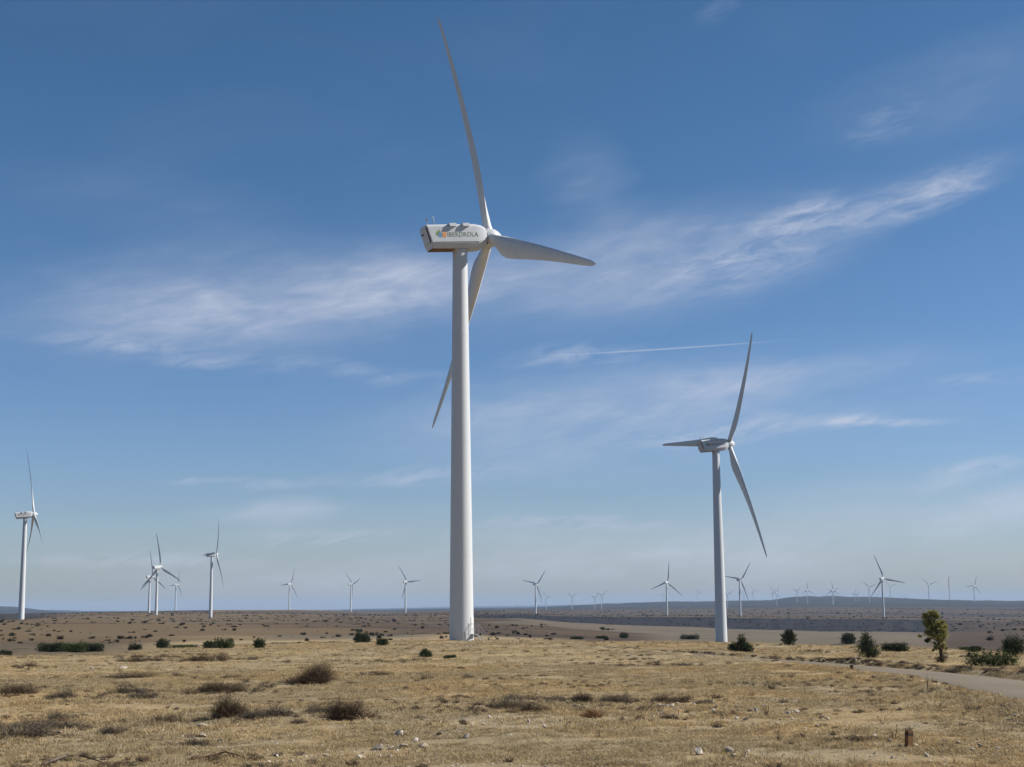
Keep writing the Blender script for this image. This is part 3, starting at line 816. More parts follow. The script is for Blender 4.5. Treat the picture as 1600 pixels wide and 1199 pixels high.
FARM = [  # hub px, row of the foot (0: hidden behind the hill), yaw, blade angle, label
    (853, 933.6, 952, 40, -40, 'tiny far turbine beside the one nearest right of the tallest tower'),
    (893.5, 932.6, 952, 45, 60, 'tiny far turbine standing alone on the plain midway right of the tallest tower'),
    (929, 934.5, 952, 40, 50, 'left one of the two tiny turbines close together below the low blue hill'),
    (939.4, 931, 952, 45, 55, 'right one of the two tiny turbines close together below the low blue hill'),
    (1035.7, 929.4, 0, 40, 20, 'very faint tiny turbine behind the small square-facing turbine'),
    (1090, 926.8, 0, 45, -45, 'faint tiny turbine on the blue hill left of the second largest tower'),
    (1136, 929.7, 950, 45, 58, 'tiny turbine seen between the second largest tower and the small one right of it'),
    (1162.3, 924.7, 0, 40, 20, 'faint tiny turbine behind the arm-up blades of the small turbine'),
    (1176.4, 923.6, 0, 45, -35, 'tiny skyline turbine just right of the small arm-up turbine'),
    (1207.3, 923.4, 0, 40, -40, 'upper left one of the two tiny overlapping turbines before the blue hilltop'),
    (1213, 926.6, 946.2, 45, 25, 'lower right one of the two tiny overlapping turbines before the blue hilltop'),
    (1244.6, 923.6, 941, 45, 50, 'tiny turbine with pale track at its foot, under the left shoulder of the blue hilltop'),
    (1261, 922.4, 944.6, 50, 0, 'tiny turbine directly under the top of the blue hill'),
    (1300.4, 922.8, 945.4, 50, -2, 'tiny turbine on a bare spot right of the blue hilltop, in front of its twin'),
    (1301.8, 925.4, 944, 40, 50, 'tiny turbine half hidden by its twin right of the blue hilltop'),
    (1335.6, 927.4, 941, 45, 20, 'left one of two faint tiny turbines left of the small rim turbine'),
    (1339, 930.2, 942, 45, 40, 'right one of two faint tiny turbines left of the small rim turbine'),
    (1357.5, 918, 942, 45, -52, 'tiny turbine just left of the lower blade of the small rim turbine'),
    (1371, 930.5, 0, 45, -42, 'faint tiny turbine tucked between the blade and tower of the small rim turbine'),
    (1390.5, 916.2, 0, 45, -48, 'tiny turbine just right of the rim turbine tower, under its right blade'),
    (1414, 931.2, 0, 40, 20, 'faint tiny turbine with only its rotor above the hill, under the right blade tip'),
    (1450.5, 913.8, 0, 45, -50, 'tiny turbine on the skyline left of the thin mast'),
    (1521.3, 915.2, 941, 40, 22, 'tiny turbine on the skyline right of the thin mast'),
]
for (hx, hy, by, yaw, psi, label) in FARM:
    r = ray(hx, hy); hpl = math.hypot(r[0], r[1]); te = r[2] / hpl; a_ = math.atan2(r[0], r[1])
    d = 7350.0
    if by:
        a2, d2 = ray_ground(GT, hx + 0.2, by, dmin=2500, dmax=8000)
        d = min(d2, 7350.0)
    gz = float(ground_z(math.sin(a_) * d, math.cos(a_) * d))
    k_ = float(np.clip((EYE + te * d - gz) / HH, 0.7, 2.0))           # the far machines are taller models
    t = make_turbine(Vector((math.sin(a_) * d, math.cos(a_) * d, EYE + te * d - HH * k_)), math.radians(yaw), math.radians(psi), label, 'tiny far wind turbines along the blue hill', 0)
    t.scale = (k_, k_, k_)
    TOPZ = max(TOPZ, EYE + te * d + RB * k_)

# lattice wind mast with guy wires and, far off, a power pylon
x, y, z, d = at(1485.6, 970.0)
r = ray(1481.2, 902); hgt = EYE + d * r[2] / math.hypot(r[0], r[1]) - z
mast_paint = simple('pale_mast_paint', (0.55, 0.55, 0.54), 0.5, var=0.1, scale=0.3)
mast = empty('measuring_mast', (x, y, z), 'thin pale lattice mast rising behind the yellow-green tree', 'mast')
m_ = MB(); e_ = 0.34
cs = [(e_ * math.cos(k * 2.0944), e_ * math.sin(k * 2.0944)) for k in range(3)]
for cx, cy in cs: m_.tube([(cx, cy, 0), (cx, cy, hgt)], 0.075, 5)
m_.obj('upright', mast_paint, mast)
m_ = MB(); nz = int(hgt / 1.1)
for i in range(nz):
    for k in range(3):
        p, q = cs[k], cs[(k + 1) % 3]
        if i % 2: p, q = q, p
        m_.tube([(p[0], p[1], i * 1.1), (q[0], q[1], (i + 1) * 1.1)], 0.035, 4, False)
m_.obj('lattice_brace', mast_paint, mast)
m_ = MB()
for k in range(3):
    for hz_ in (0.45, 0.9): m_.tube([(0, 0, hgt * hz_), (22 * math.cos(k * 2.09 + 1), 22 * math.sin(k * 2.09 + 1), 0)], 0.012, 3, False)
m_.obj('guy_wire', mast_paint, mast)
MB().tube([(0, 0, hgt - 0.2), (0, 0, hgt + 1.2)], 0.05, 5).tube([(0, 0, hgt - 0.3), (1.1, 0, hgt - 0.3)], 0.04, 5).box((1.1, 0, hgt), (0.25, 0.25, 0.4)).obj('wind_sensor', grey_metal, mast)

x, y, z, d = at(808, 952.0, 9000)
py = empty('power_pylon', (x, y, z), 'tiny grey power pylon on the horizon right of the tallest tower', 'pylon')
ph = 7.5 * d / F
m_ = MB()
for sx in (-1, 1):
    for sy in (-1, 1): m_.tube([(sx * ph * 0.10, sy * ph * 0.10, -1), (sx * ph * 0.03, sy * ph * 0.03, ph * 0.7), (0, 0, ph)], 0.22, 4)
m_.obj('frame', grey_metal, py)
m_ = MB()
for hz_ in (0.68, 0.82): m_.box((0, 0, ph * hz_), (ph * 0.36, 0.5, 0.5))
m_.obj('cross_arm', grey_metal, py)

# ------------------------------------------------------------------ vegetation
def leaf_mat(name, c1, c2, c3=None, rough=0.75, scale=6.0, trans=0.15):
    m, t, b = new_mat(name)
    b.inputs['Roughness'].default_value = rough; b.inputs['Specular IOR Level'].default_value = 0.15
    p = t.n('ShaderNodeNewGeometry').outputs['Position']
    c = t.mix(t.ramp(t.noise(p, scale, 4, 0.65), 0.35, 0.65), c1, c2)
    if c3: c = t.mix(t.ramp(t.noise(p, scale * 0.4, 4, 0.65, 0.5), 0.52, 0.70), c, c3)
    t.t.links.new(c, b.inputs['Base Color'])
    if trans:
        tr = t.n('ShaderNodeBsdfTranslucent'); t.t.links.new(c, tr.inputs[0])
        mx = t.n('ShaderNodeMixShader', inp={0: trans}); t.t.links.new(b.outputs[0], mx.inputs[1]); t.t.links.new(tr.outputs[0], mx.inputs[2])
        t.t.links.new(mx.outputs[0], t.t.nodes['Material Output'].inputs[0])
    return m


juniper_m = leaf_mat('juniper_foliage', (0.030, 0.042, 0.022), (0.060, 0.075, 0.032), (0.022, 0.030, 0.018))
green_m = leaf_mat('spreading_juniper_foliage', (0.045, 0.068, 0.022), (0.085, 0.110, 0.030), (0.028, 0.042, 0.018))
yellow_m = leaf_mat('yellowing_leaves', (0.33, 0.285, 0.095), (0.22, 0.215, 0.075), (0.12, 0.14, 0.05), scale=3.0, trans=0.3)
twig_m = leaf_mat('dry_brown_twigs', (0.100, 0.066, 0.040), (0.160, 0.108, 0.064), (0.066, 0.047, 0.034), trans=0, scale=9)
greytwig_m = leaf_mat('grey_twigs', (0.120, 0.096, 0.072), (0.180, 0.142, 0.100), (0.085, 0.066, 0.050), trans=0, scale=9)
bark_m = leaf_mat('bark', (0.075, 0.055, 0.038), (0.12, 0.09, 0.06), trans=0, scale=14)
farshrub_m = leaf_mat('hillside_shrub', (0.026, 0.028, 0.018), (0.048, 0.042, 0.028), trans=0, scale=0.5)
rust_m = leaf_mat('russet_dry_stems', (0.19, 0.085, 0.035), (0.24, 0.13, 0.06), trans=0.1, scale=7)


def tris_from_leaves(C, D, L, Wd, rg):
    """diamond leaves: centre C, direction D (unit), length L, width Wd"""
    n = len(C)
    R = rg.normal(size=(n, 3)); S_ = np.cross(D, R); S_ /= np.linalg.norm(S_, axis=1, keepdims=True) + 1e-9
    L = np.broadcast_to(np.asarray(L, float), (n,))[:, None]; Wd = np.broadcast_to(np.asarray(Wd, float), (n,))[:, None]
    V = np.stack([C - D * L * 0.5, C + S_ * Wd * 0.5, C + D * L * 0.5, C - S_ * Wd * 0.5], 1).reshape(-1, 3)
    i = np.arange(n)[:, None] * 4
    return V, i + np.array([[0, 1, 2, 3]])


def foliage(name, m, lobes, n, leaf, rg, upward=0.3, hollow=0.55, spiky=0.0):
    """lobes: (cx, cy, cz, rx, ry, rz[, weight]) ellipsoids filled with leaf sprays, denser to the skin"""
    Vs = []; Fs = []; b = 0
    wts = np.array([(l[3] * l[4] + l[4] * l[5] + l[3] * l[5]) for l in lobes]); wts = wts / wts.sum()
    for l, wt in zip(lobes, wts):
        k = max(int(n * wt), 20)
        d = rg.normal(size=(k, 3)); d /= np.linalg.norm(d, axis=1, keepdims=True)
        lump = 1 + 0.22 * np.sin(d[:, 0] * 7 + l[0] * 9) * np.sin(d[:, 1] * 8 + l[1] * 5) + 0.16 * np.sin(d[:, 2] * 11 + l[2] * 7)
        r = (hollow + (1 - hollow) * rg.random(k) ** 0.6) * lump
        if spiky: r *= 1 + spiky * (rg.random(k) ** 5)
        C = np.array(l[:3]) + d * r[:, None] * np.array(l[3:6])
        keep = C[:, 2] > -0.02
        C = C[keep]; d = d[keep]
        D = d + rg.normal(size=d.shape) * 0.6 + np.array([0, 0, upward]); D /= np.linalg.norm(D, axis=1, keepdims=True)
        s = leaf * (0.6 + 0.8 * rg.random(len(C)))
        V, Fc = tris_from_leaves(C, D, s * 1.9, s * 0.75, rg)
        Vs.append(V); Fs.append(Fc + b); b += len(V)
        # dim inner twigs keep the sky from showing through the middle
        k2 = max(k // 12, 6)
        C2 = np.array(l[:3]) + rg.normal(size=(k2, 3)) * np.array(l[3:6]) * 0.28
        C2[:, 2] = np.maximum(C2[:, 2], 0.02)
        D2 = rg.normal(size=(k2, 3)); D2 /= np.linalg.norm(D2, axis=1, keepdims=True)
        V, Fc = tris_from_leaves(C2, D2, leaf * 3.5, leaf * 2.6, rg)
        Vs.append(V); Fs.append(Fc + b); b += len(V)
    return mesh_np(name, np.concatenate(Vs), [np.concatenate(Fs)], [m])


def twigs(name, m, w_, dp, h_, n, rg, thick=0.010, lean=(0, 0), segs=4, arch=0.5, base=0.5, m2=None, leaf=0.0, nleaf=0, lobes=1):
    """thin branching stems springing from a low stock and filling a cushion w x dp x h"""
    P0 = np.stack([(rg.random(n) - 0.5) * w_ * base, (rg.random(n) - 0.5) * dp * base, np.zeros(n) - 0.02], 1)
    ang = rg.random(n) * 2 * math.pi; rad = np.sqrt(rg.random(n))
    top = h_ * (1 - 0.75 * rad ** 2) * (0.65 + 0.45 * rg.random(n))
    P3 = np.stack([np.cos(ang) * rad * w_ * 0.5 + lean[0] * top, np.sin(ang) * rad * dp * 0.5 + lean[1] * top, top], 1)
    if lobes > 1:
        lx = (np.linspace(-0.21, 0.21, lobes) + rg.normal(size=lobes) * 0.07) * w_; ly = rg.normal(size=lobes) * 0.12 * dp
        lh = 0.55 + 0.55 * rg.random(lobes); lh[rg.integers(0, lobes)] = 1.08; ls = 0.58 + 0.27 * rg.random(lobes)
        pick = rg.integers(0, lobes, n)
        for q_ in (P0, P3):
            q_[:, 0] = q_[:, 0] * ls[pick] + lx[pick]; q_[:, 1] = q_[:, 1] * ls[pick] + ly[pick]
        P3[:, 2] *= lh[pick]; top = P3[:, 2]
    t = np.linspace(0, 1, segs + 1)[None, :, None]
    midp = P0 * 0.45 + P3 * 0.55; midp[:, 2] = top * (0.5 + arch * 0.35)
    midp += rg.normal(size=(n, 3)) * np.array([w_, dp, h_]) * 0.05
    C = (1 - t) ** 2 * P0[:, None] + 2 * t * (1 - t) * midp[:, None] + t * t * P3[:, None]
    C = C + rg.normal(size=C.shape) * np.array([w_, dp, h_]) * 0.018 * (t > 0)
    side = rg.normal(size=(n, 1, 3)); T = C[:, -1:] - C[:, :1]
    side = np.cross(np.broadcast_to(side, T.shape), T); side /= np.linalg.norm(side, axis=2, keepdims=True) + 1e-9
    wd = thick * (1 - 0.75 * t) * (0.6 + 0.8 * rg.random((n, 1, 1)))
    V = np.stack([C - side * wd * 0.5, C + side * wd * 0.5], 2).reshape(n, -1, 3)
    k = 2 * (segs + 1)
    q = np.array([[2 * i, 2 * i + 1, 2 * i + 3, 2 * i + 2] for i in range(segs)])
    Fc = (np.arange(n)[:, None, None] * k + q[None]).reshape(-1, 4)
    Vs = [V.reshape(-1, 3)]; Fs = [Fc]; b = n * k
    idx = [np.zeros(len(Fc), int)]
    # side twigs
    ns = n * 2
    i0 = rg.integers(0, n, ns); s0 = rg.integers(1, segs + 1, ns)
    A = C[i0, s0]; dv = C[i0, s0] - C[i0, s0 - 1]; dv /= np.linalg.norm(dv, axis=1, keepdims=True) + 1e-9
    dv = dv + rg.normal(size=dv.shape) * 0.8; dv /= np.linalg.norm(dv, axis=1, keepdims=True)
    ln = h_ * (0.10 + 0.16 * rg.random(ns))
    V2, F2 = tris_from_leaves(A + dv * ln[:, None] * 0.5, dv, ln, thick * 0.8, rg)
    Vs.append(V2); Fs.append(F2 + b); b += len(V2); idx.append(np.zeros(len(F2), int))
    if nleaf:
        i0 = rg.integers(0, n, nleaf); s0 = rg.integers(1, segs + 1, nleaf)
        A = C[i0, s0] + rg.normal(size=(nleaf, 3)) * np.array([w_, dp, h_]) * 0.03
        dv = rg.normal(size=(nleaf, 3)); dv /= np.linalg.norm(dv, axis=1, keepdims=True)
        V3, F3 = tris_from_leaves(A, dv, leaf * (0.6 + 0.9 * rg.random(nleaf)), leaf * 0.5, rg)
        Vs.append(V3); Fs.append(F3 + b); idx.append(np.full(len(F3), 1 if m2 else 0))
    return mesh_np(name, np.concatenate(Vs), Fs, [m] + ([m2] if m2 else []), mat_idx=np.concatenate(idx))


def dist_scale(px, py):
    x, y, z, d = at(px, py)
    return x, y, z, d, d / F


# ---- the yellowing tree beside the road
def yellow_tree():
    x, y, z, d, k = dist_scale(1471, 1035.5)
    root = empty('tree', (x, y, z - 0.03), 'small wind-bent tree with yellow-green leaves standing alone beyond the road', 'tree')
    root.rotation_euler.z = -math.atan2(x, y)
    P = lambda px_, py_, dy=0.0: ((px_ - 1471) * k, dy, (1035.5 - py_) * k + 0.03)
    rg = np.random.default_rng(5)
    tr = MB().tube([P(1472, 1037), P(1471.5, 1024), P(1469, 1012), P(1468, 1002), P(1467, 990), P(1464, 978), P(1461, 966)], [0.075, 0.062, 0.055, 0.05, 0.04, 0.028, 0.012], 8)
    tr.obj('trunk', bark_m, root, smooth=True)
    lb = MB()
    for a_, b_, dy in (((1468, 1004), (1453, 1001), .1), ((1468, 1003), (1480, 990), -.12), ((1467, 992), (1452, 984), -.1), ((1466, 986), (1478, 978), .1), ((1465, 980), (1453, 970), .12),
                       ((1464, 976), (1470, 964), -.1), ((1469, 1008), (1476, 1000), .15), ((1470, 1012), (1453, 1005), -.05)):
        mid_ = ((a_[0] + b_[0]) / 2, (a_[1] + b_[1]) / 2 - 1.5)
        lb.tube([P(*a_), P(*mid_, dy * .5), P(*b_, dy)], [0.028, 0.018, 0.006], 5)
    lb.obj('limb', bark_m, root, smooth=True)
    lobes = []
    for cx, cy, rx, ry, dy in ((1461, 964, 9, 6, 0.0), (1453, 969, 7.5, 7, 0.10), (1467, 968, 7, 8, -0.1), (1457, 977, 9, 7, -0.12), (1451, 978, 5, 5, 0.06), (1470, 979, 8, 7, 0.12), (1462, 986, 9, 8, 0.0),
                               (1455, 992, 9, 6, 0.1), (1473, 989, 9, 8, -0.08), (1478, 984, 6, 7, 0.1), (1465, 997, 11, 5, -0.1), (1477, 996, 7, 6, 0.05), (1471, 1003, 8, 5, 0.0), (1475, 1011, 6, 6, 0.08), (1465, 1013, 5, 5, -0.06)):
        p = P(cx, cy, dy); lobes.append((p[0], p[1], p[2], rx * k * 0.86, rx * k * 0.82, ry * k * 0.86))
        for _ in range(2):
            j_ = rg.normal(size=3) * np.array([rx, rx, ry]) * k * 0.75; lobes.append((p[0] + j_[0], p[1] + j_[1], p[2] + j_[2], rx * k * 0.36, rx * k * 0.36, ry * k * 0.33))
    link(bpy.data.objects.new('crown', foliage('crown', yellow_m, lobes, 6500, 0.042, rg, hollow=0.12, spiky=0.6)), root)
    p = P(1452, 1004)
    link(bpy.data.objects.new('low_spray', foliage('low_spray', juniper_m, [(p[0], 0, p[2], 4.5 * k, 4 * k, 3.2 * k)], 160, 0.034, rg, hollow=0.2)), root)
    p = P(1471, 1022)
    link(bpy.data.objects.new('basal_shoots', twigs('basal_shoots', bark_m, 22 * k, 18 * k, 24 * k, 60, rg, 0.014, m2=leaf_mat('dull_leaves', (0.07, 0.06, 0.03), (0.12, 0.09, 0.045)), leaf=0.06, nleaf=420)), root)


yellow_tree()

# ---- junipers: (name, centre px, foot py, width px, height px, shape, material, label)
G_J = 'dark junipers along the plateau edge'
JUN = [
    (1157, 1018.5, 39, 27, 'twin', 0, 'dark juniper with a pointed top and a low left lump, right of second tower'),
    (1233, 1008.5, 23, 24, 'oval', 0, 'upright egg-shaped dark juniper left in the row right of the second tower'),
    (1326, 1006.5, 23, 17, 'dome', 0, 'small rounded dark juniper between the egg-shaped one and the tallest of the row'),
    (1356, 1028.5, 33, 39, 'cone', 0, 'tallest pointed dark juniper of the row, at the edge of the road'),
    (1399, 1018.5, 39, 16, 'low', 0, 'low wide flat-topped juniper right of the tallest pointed one'),
    (1507, 1016.5, 17, 7, 'low', 1, 'low flat juniper just right of the yellow-green tree'),
    (1524, 1018.5, 21, 10, 'dome', 0, 'small dark juniper touching the low flat one right of the yellow-green tree'),
    (1552, 1043, 74, 27, 'spread', 1, 'wide sprawling bright green juniper with pointed branches at the right edge'),
    (1584, 1023.5, 33, 29, 'dome', 0, 'big rounded blackish juniper at the right edge behind the sprawling green one'),
    (1078, 999.5, 28, 8, 'low', 0, 'low dark juniper on the skyline left of the second tower'),
    (566, 1004, 27, 18, 'twin2', 0, 'dark juniper with two tops left of the tallest tower'),
    (597, 1009, 19, 13, 'dome', 0, 'dark green bush in front of the two-topped juniper'),
    (405, 1013, 19, 16, 'dome', 0, 'small dark juniper between the left pair and the two-topped juniper'),
    (327, 1013, 21, 12, 'dome', 0, 'darker left half of the joined juniper pair at left'),
    (350, 1013, 30, 15, 'spread', 1, 'larger greener right half of the joined juniper pair at left'),
    (254, 1013, 21, 15, 'dome', 0, 'round dark juniper left of the joined pair'),
    (211, 1016, 19, 11, 'low', 0, 'low dark juniper right of the long green bank of bushes'),
    (287, 1012.5, 40, 6, 'low', 1, 'very flat greenish shrub between the round juniper and the joined pair'),
    (80, 1019, 38, 16, 'low', 0, 'dull left end of the long bank of green bushes at far left'),
    (112, 1019.5, 40, 17, 'low', 1, 'bright green middle of the long bank of bushes at far left'),
    (142, 1018.5, 36, 15, 'low', 0, 'blackish right end of the long bank of bushes at far left'),
    (6, 1024, 22, 9, 'low', 0, 'dark shrub added for the shadows at the left edge of the picture'),  # added bush, stands in for dark shadows at the edge
    (665, 1027, 21, 14, 'cone', 0, 'small dark green bush in the grass in front of the tallest tower'),
    (703, 1029, 19, 7, 'low', 0, 'flat dark green cushion in the grass nearest the tallest tower'),
    (975, 997.5, 14, 9, 'dome', 0, 'small bush on the grassy skyline midway between the two big towers'),
    (940, 998, 18, 5, 'low', 0, 'low bush on the grassy skyline nearer the tallest tower'),
    (902, 999, 20, 5, 'low', 0, 'flat dark bush at the plateau edge just right of the tallest tower'),
]
for i, (cx, fy, wp, hp, shape, mi, label) in enumerate(JUN):
    x, y, z, d, k = dist_scale(cx, fy)
    rg = np.random.default_rng(100 + i)
    root = empty('juniper_bush', (x, y, z - 0.03), label, 'bush', G_J); root.rotation_euler.z = -math.atan2(x, y)
    w_ = wp * k / 2; hh = hp * k
    if shape == 'oval': L = [(0, 0, hh * .45, w_, w_, hh * .46), (0.05, 0, hh * .72, w_ * .6, w_ * .6, hh * .28)]
    elif shape == 'cone': L = [(0, 0, hh * .32, w_, w_ * .9, hh * .34), (-w_ * .05, 0, hh * .55, w_ * .74, w_ * .7, hh * .3), (-w_ * .10, 0, hh * .78, w_ * .40, w_ * .4, hh * .22), (w_ * .45, 0.1, hh * .18, w_ * .55, w_ * .5, hh * .2)]
    elif shape == 'dome': L = [(0, 0, hh * .40, w_, w_ * .9, hh * .58), (-w_ * .35, -w_ * .2, hh * .45, w_ * .55, w_ * .5, hh * .45), (w_ * .35, w_ * .1, hh * .42, w_ * .6, w_ * .5, hh * .45)]
    elif shape == 'low': L = [(q * w_ * .7, rg.normal() * .1, hh * .35, w_ * .42, w_ * .45, hh * (.45 + .2 * rg.random())) for q in (-1, -.45, 0.05, .5, .95)]
    elif shape == 'twin': L = [(w_ * .15, 0, hh * .30, w_ * .55, w_ * .5, hh * .34), (w_ * .12, 0, hh * .62, w_ * .34, w_ * .32, hh * .36), (-w_ * .55, 0, hh * .24, w_ * .46, w_ * .45, hh * .30), (w_ * .55, 0, hh * .20, w_ * .46, w_ * .45, hh * .26)]
    elif shape == 'twin2': L = [(-w_ * .3, 0, hh * .42, w_ * .55, w_ * .5, hh * .55), (w_ * .45, 0, hh * .36, w_ * .42, w_ * .45, hh * .55), (0, 0, hh * .25, w_, w_ * .8, hh * .3)]
    else:
        L = [(q * w_ * .8, rg.normal() * .15, hh * (.3 + .12 * rg.random()), w_ * .30, w_ * .4, hh * (.36 + .22 * rg.random())) for q in (-1, -.65, -.3, 0.0, .3, .6, .95)]
        for q in (-1.05, -.75, -.35, -.1, .25, .55): L.append((q * w_ * .85, rg.normal() * .1, hh * .72, w_ * .13, w_ * .12, hh * .36))
    leaf = max(0.028, 0.9 * k)
    nn = int(np.clip(2.6 * wp * hp * (k / leaf) ** 2 * 2.2, 260, 6000))
    m_ = green_m if mi else juniper_m
    link(bpy.data.objects.new('crown', foliage('crown', m_, L, nn, leaf, rg, upward=0.5, hollow=0.5, spiky=0.45 if shape in ('spread', 'cone', 'twin') else 0.2)), root)
    MB().tube([(0, 0, -0.1), (0.03, 0, hh * .35), (-0.02, 0.02, hh * .6)], [0.06, 0.04, 0.012], 6).tube([(0, 0, 0), (w_ * .4, 0, hh * .35)], [0.035, 0.01], 5).obj('trunk', bark_m, root, smooth=True)

# ---- dry woody shrubs in the grass: (centre px, foot py, width px, height px, lean, thickness of cover, grey?, label)
G_S = 'dry brown shrubs in the straw grass'
SHR = [
    (484, 1071, 66, 36, 0.55, 1.5, 0, 'large dark brown shrub leaning right, left of centre in the grass'),
    (318, 1034, 64, 17, 0.25, 1.4, 0, 'dark wedge-shaped shrub behind the leaning dark one, to its left'),
    (45, 1044, 34, 13, 0.2, 1.4, 0, 'small dark wedge-shaped shrub near the left edge, standing alone'),
    (226, 1034, 50, 14, 0.2, 1.0, 0, 'brown twiggy shrub left of the dark wedge-shaped shrub'),
    (262, 1028, 36, 9, 0.1, 1.0, 0, 'thin brown shrub just behind the twiggy one at left'),
    (207, 1059, 54, 14, 0.3, 1.2, 0, 'flat dark brown shrub above the rounded grey-brown one at left'),
    (206, 1084, 44, 22, 0, 1.0, 1, 'rounded grey-brown shrub below the flat dark one at left'),
    (226, 1092, 46, 18, 0, 0.9, 1, 'looser grey-brown shrub touching the rounded one on its right'),
    (342, 1082, 70, 22, 0.1, 1.2, 0, 'wide dark cushion shrub left of the big leaning one'),
    (358, 1060, 36, 9, 0.2, 1.1, 0, 'small dark shrub above the wide dark cushion'),
    (28, 1085, 58, 24, 0, 1.1, 0, 'grey-brown shrub at the left edge in the middle of the grass'),
    (98, 1092, 42, 22, 0, 1.0, 1, 'grey-brown shrub right of the one at the left edge'),
    (358, 1120, 60, 34, 0.3, 1.0, 0, 'open twiggy shrub with upright stems below the wide dark cushion'),
    (404, 1123, 60, 20, 0.1, 1.0, 1, 'low spreading shrub right of the open twiggy one'),
    (432, 1120, 44, 26, 0.3, 0.7, 1, 'thin shrub with bare twigs sticking up, left of the two rounded ones'),
    (500, 1116, 46, 24, 0.2, 1.0, 1, 'left of the two rounded shrubs below the big leaning one'),
    (536, 1126, 60, 34, 0.3, 1.2, 0, 'right, darker of the two rounded shrubs below the big leaning one'),
    (76, 1142, 120, 28, 0, 1.0, 1, 'wide grey-brown twiggy patch at lower left'),
    (36, 1152, 70, 22, 0, 1.0, 1, 'low brown patch at the left edge below the twiggy patch'),
    (92, 1124, 40, 20, 0.2, 0.8, 1, 'thin stems rising behind the wide twiggy patch at lower left'),
    (174, 1148, 34, 20, 0, 0.9, 1, 'grey-brown clump right of the wide twiggy patch at lower left'),
    (257, 1130, 32, 18, 0.1, 1.0, 0, 'small upright brown shrub midway between lower left and the open twiggy one'),
    (306, 1166, 40, 20, 0, 0.8, 1, 'grey shrub growing among pale stones at lower left'),
    (912, 1098, 34, 24, 0.1, 1.2, 0, 'dark rounded shrub in the band of dry growth in the middle'),
    (888, 1096, 46, 14, 0.1, 1.0, 1, 'flat shrub left of the dark rounded one in the middle band'),
    (958, 1098, 46, 22, 0.1, 1.0, 1, 'arched shrub right of the dark rounded one in the middle band'),
    (834, 1112, 50, 20, 0, 0.9, 0, 'twiggy shrub at the left front of the middle band'),
    (818, 1094, 60, 14, 0, 0.9, 1, 'low grey shrub at the left end of the middle band'),
    (744, 1114, 30, 12, 0, 1.1, 0, 'flat dark shrub left of the middle band'),
    (790, 1108, 50, 26, 0.1, 0.6, 1, 'wispy shrub between the flat dark one and the middle band'),
    (1050, 1098, 54, 16, 0.35, 1.1, 0, 'dark streak-shaped shrub at the right end of the middle band'),
    (1003, 1112, 30, 12, 0.4, 1.2, 0, 'dark shrub crouched beside the pale stone cluster'),
    (1026, 1040, 20, 9, 0.2, 1.2, 0, 'dark tuft behind the middle band, toward the second tower'),
    (1072, 1041, 26, 11, 0.1, 0.9, 1, 'grey tuft right of the dark one, toward the second tower'),
    (974, 1041, 30, 7, 0.1, 1.0, 0, 'flat brown tuft left of the dark one, toward the second tower'),
    (652, 1033, 26, 12, 0.1, 0.9, 1, 'grey twiggy shrub left of the small green bush before the tallest tower'),
    (600, 1056, 44, 12, 0, 0.9, 0, 'reddish brown low shrub in the grass below the tallest tower'),
    (664, 1062, 20, 14, 0, 0.7, 1, 'faint twiggy shrub below the green bush before the tallest tower'),
    (593, 1035, 24, 8, 0, 1.0, 0, 'low brown tuft below the two-topped juniper'),
    (1270, 1019, 24, 7, 0, 1.1, 0, 'low dark brown shrub between the egg-shaped and tallest junipers'),
    (1372, 1040, 26, 7, 0, 1.1, 0, 'dark brown tuft on the far road verge below the tallest juniper'),
    (1496, 1051, 28, 11, 0.2, 1.4, 0, 'dark rounded tuft on the far road verge below the yellow-green tree'),
    (1518, 1112, 28, 16, 0.1, 0.9, 1, 'dead grey bush on the near side of the road at right'),
    (1320, 1160, 50, 30, 0, 0.35, 1, 'sparse bare stems left of the wooden marker post'),
    (1598, 1046, 18, 9, 0, 1.2, 0, 'brown shrub cut by the right edge beside the sprawling green juniper'),
]
for i, (cx, fy, wp, hp, ln, dens, grey, label) in enumerate(SHR):
    x, y, z, d, k = dist_scale(cx, fy)
    rg = np.random.default_rng(300 + i)
    w_ = wp * k; hh = hp * k
    n = 26 if dens < 0.4 else int(np.clip(wp * hp * (0.6 if i == 0 else 0.55) * dens, 90, 1300))
    th = max(0.006, 0.38 * k)
    me = twigs('dry_shrub', greytwig_m if grey else twig_m, w_ * 1.12, min(w_ * 0.7, 1.1), hh * (1.02 if i in (0, 12, 16) else 0.85), n, rg, th, lobes=1 if i == 0 else 2 + i % 3, lean=(ln, 0), m2=twig_m, leaf=max(0.016, 0.55 * k), nleaf=int(n * (2.4 if dens > 1 else 1.2)) if dens > 0.5 else 0)
    o = link(bpy.data.objects.new('dry_shrub', me)); o.location = (x, y, z - 0.02); o.rotation_euler.z = -math.atan2(x, y)
    tag(o, label, 'shrub', G_S)

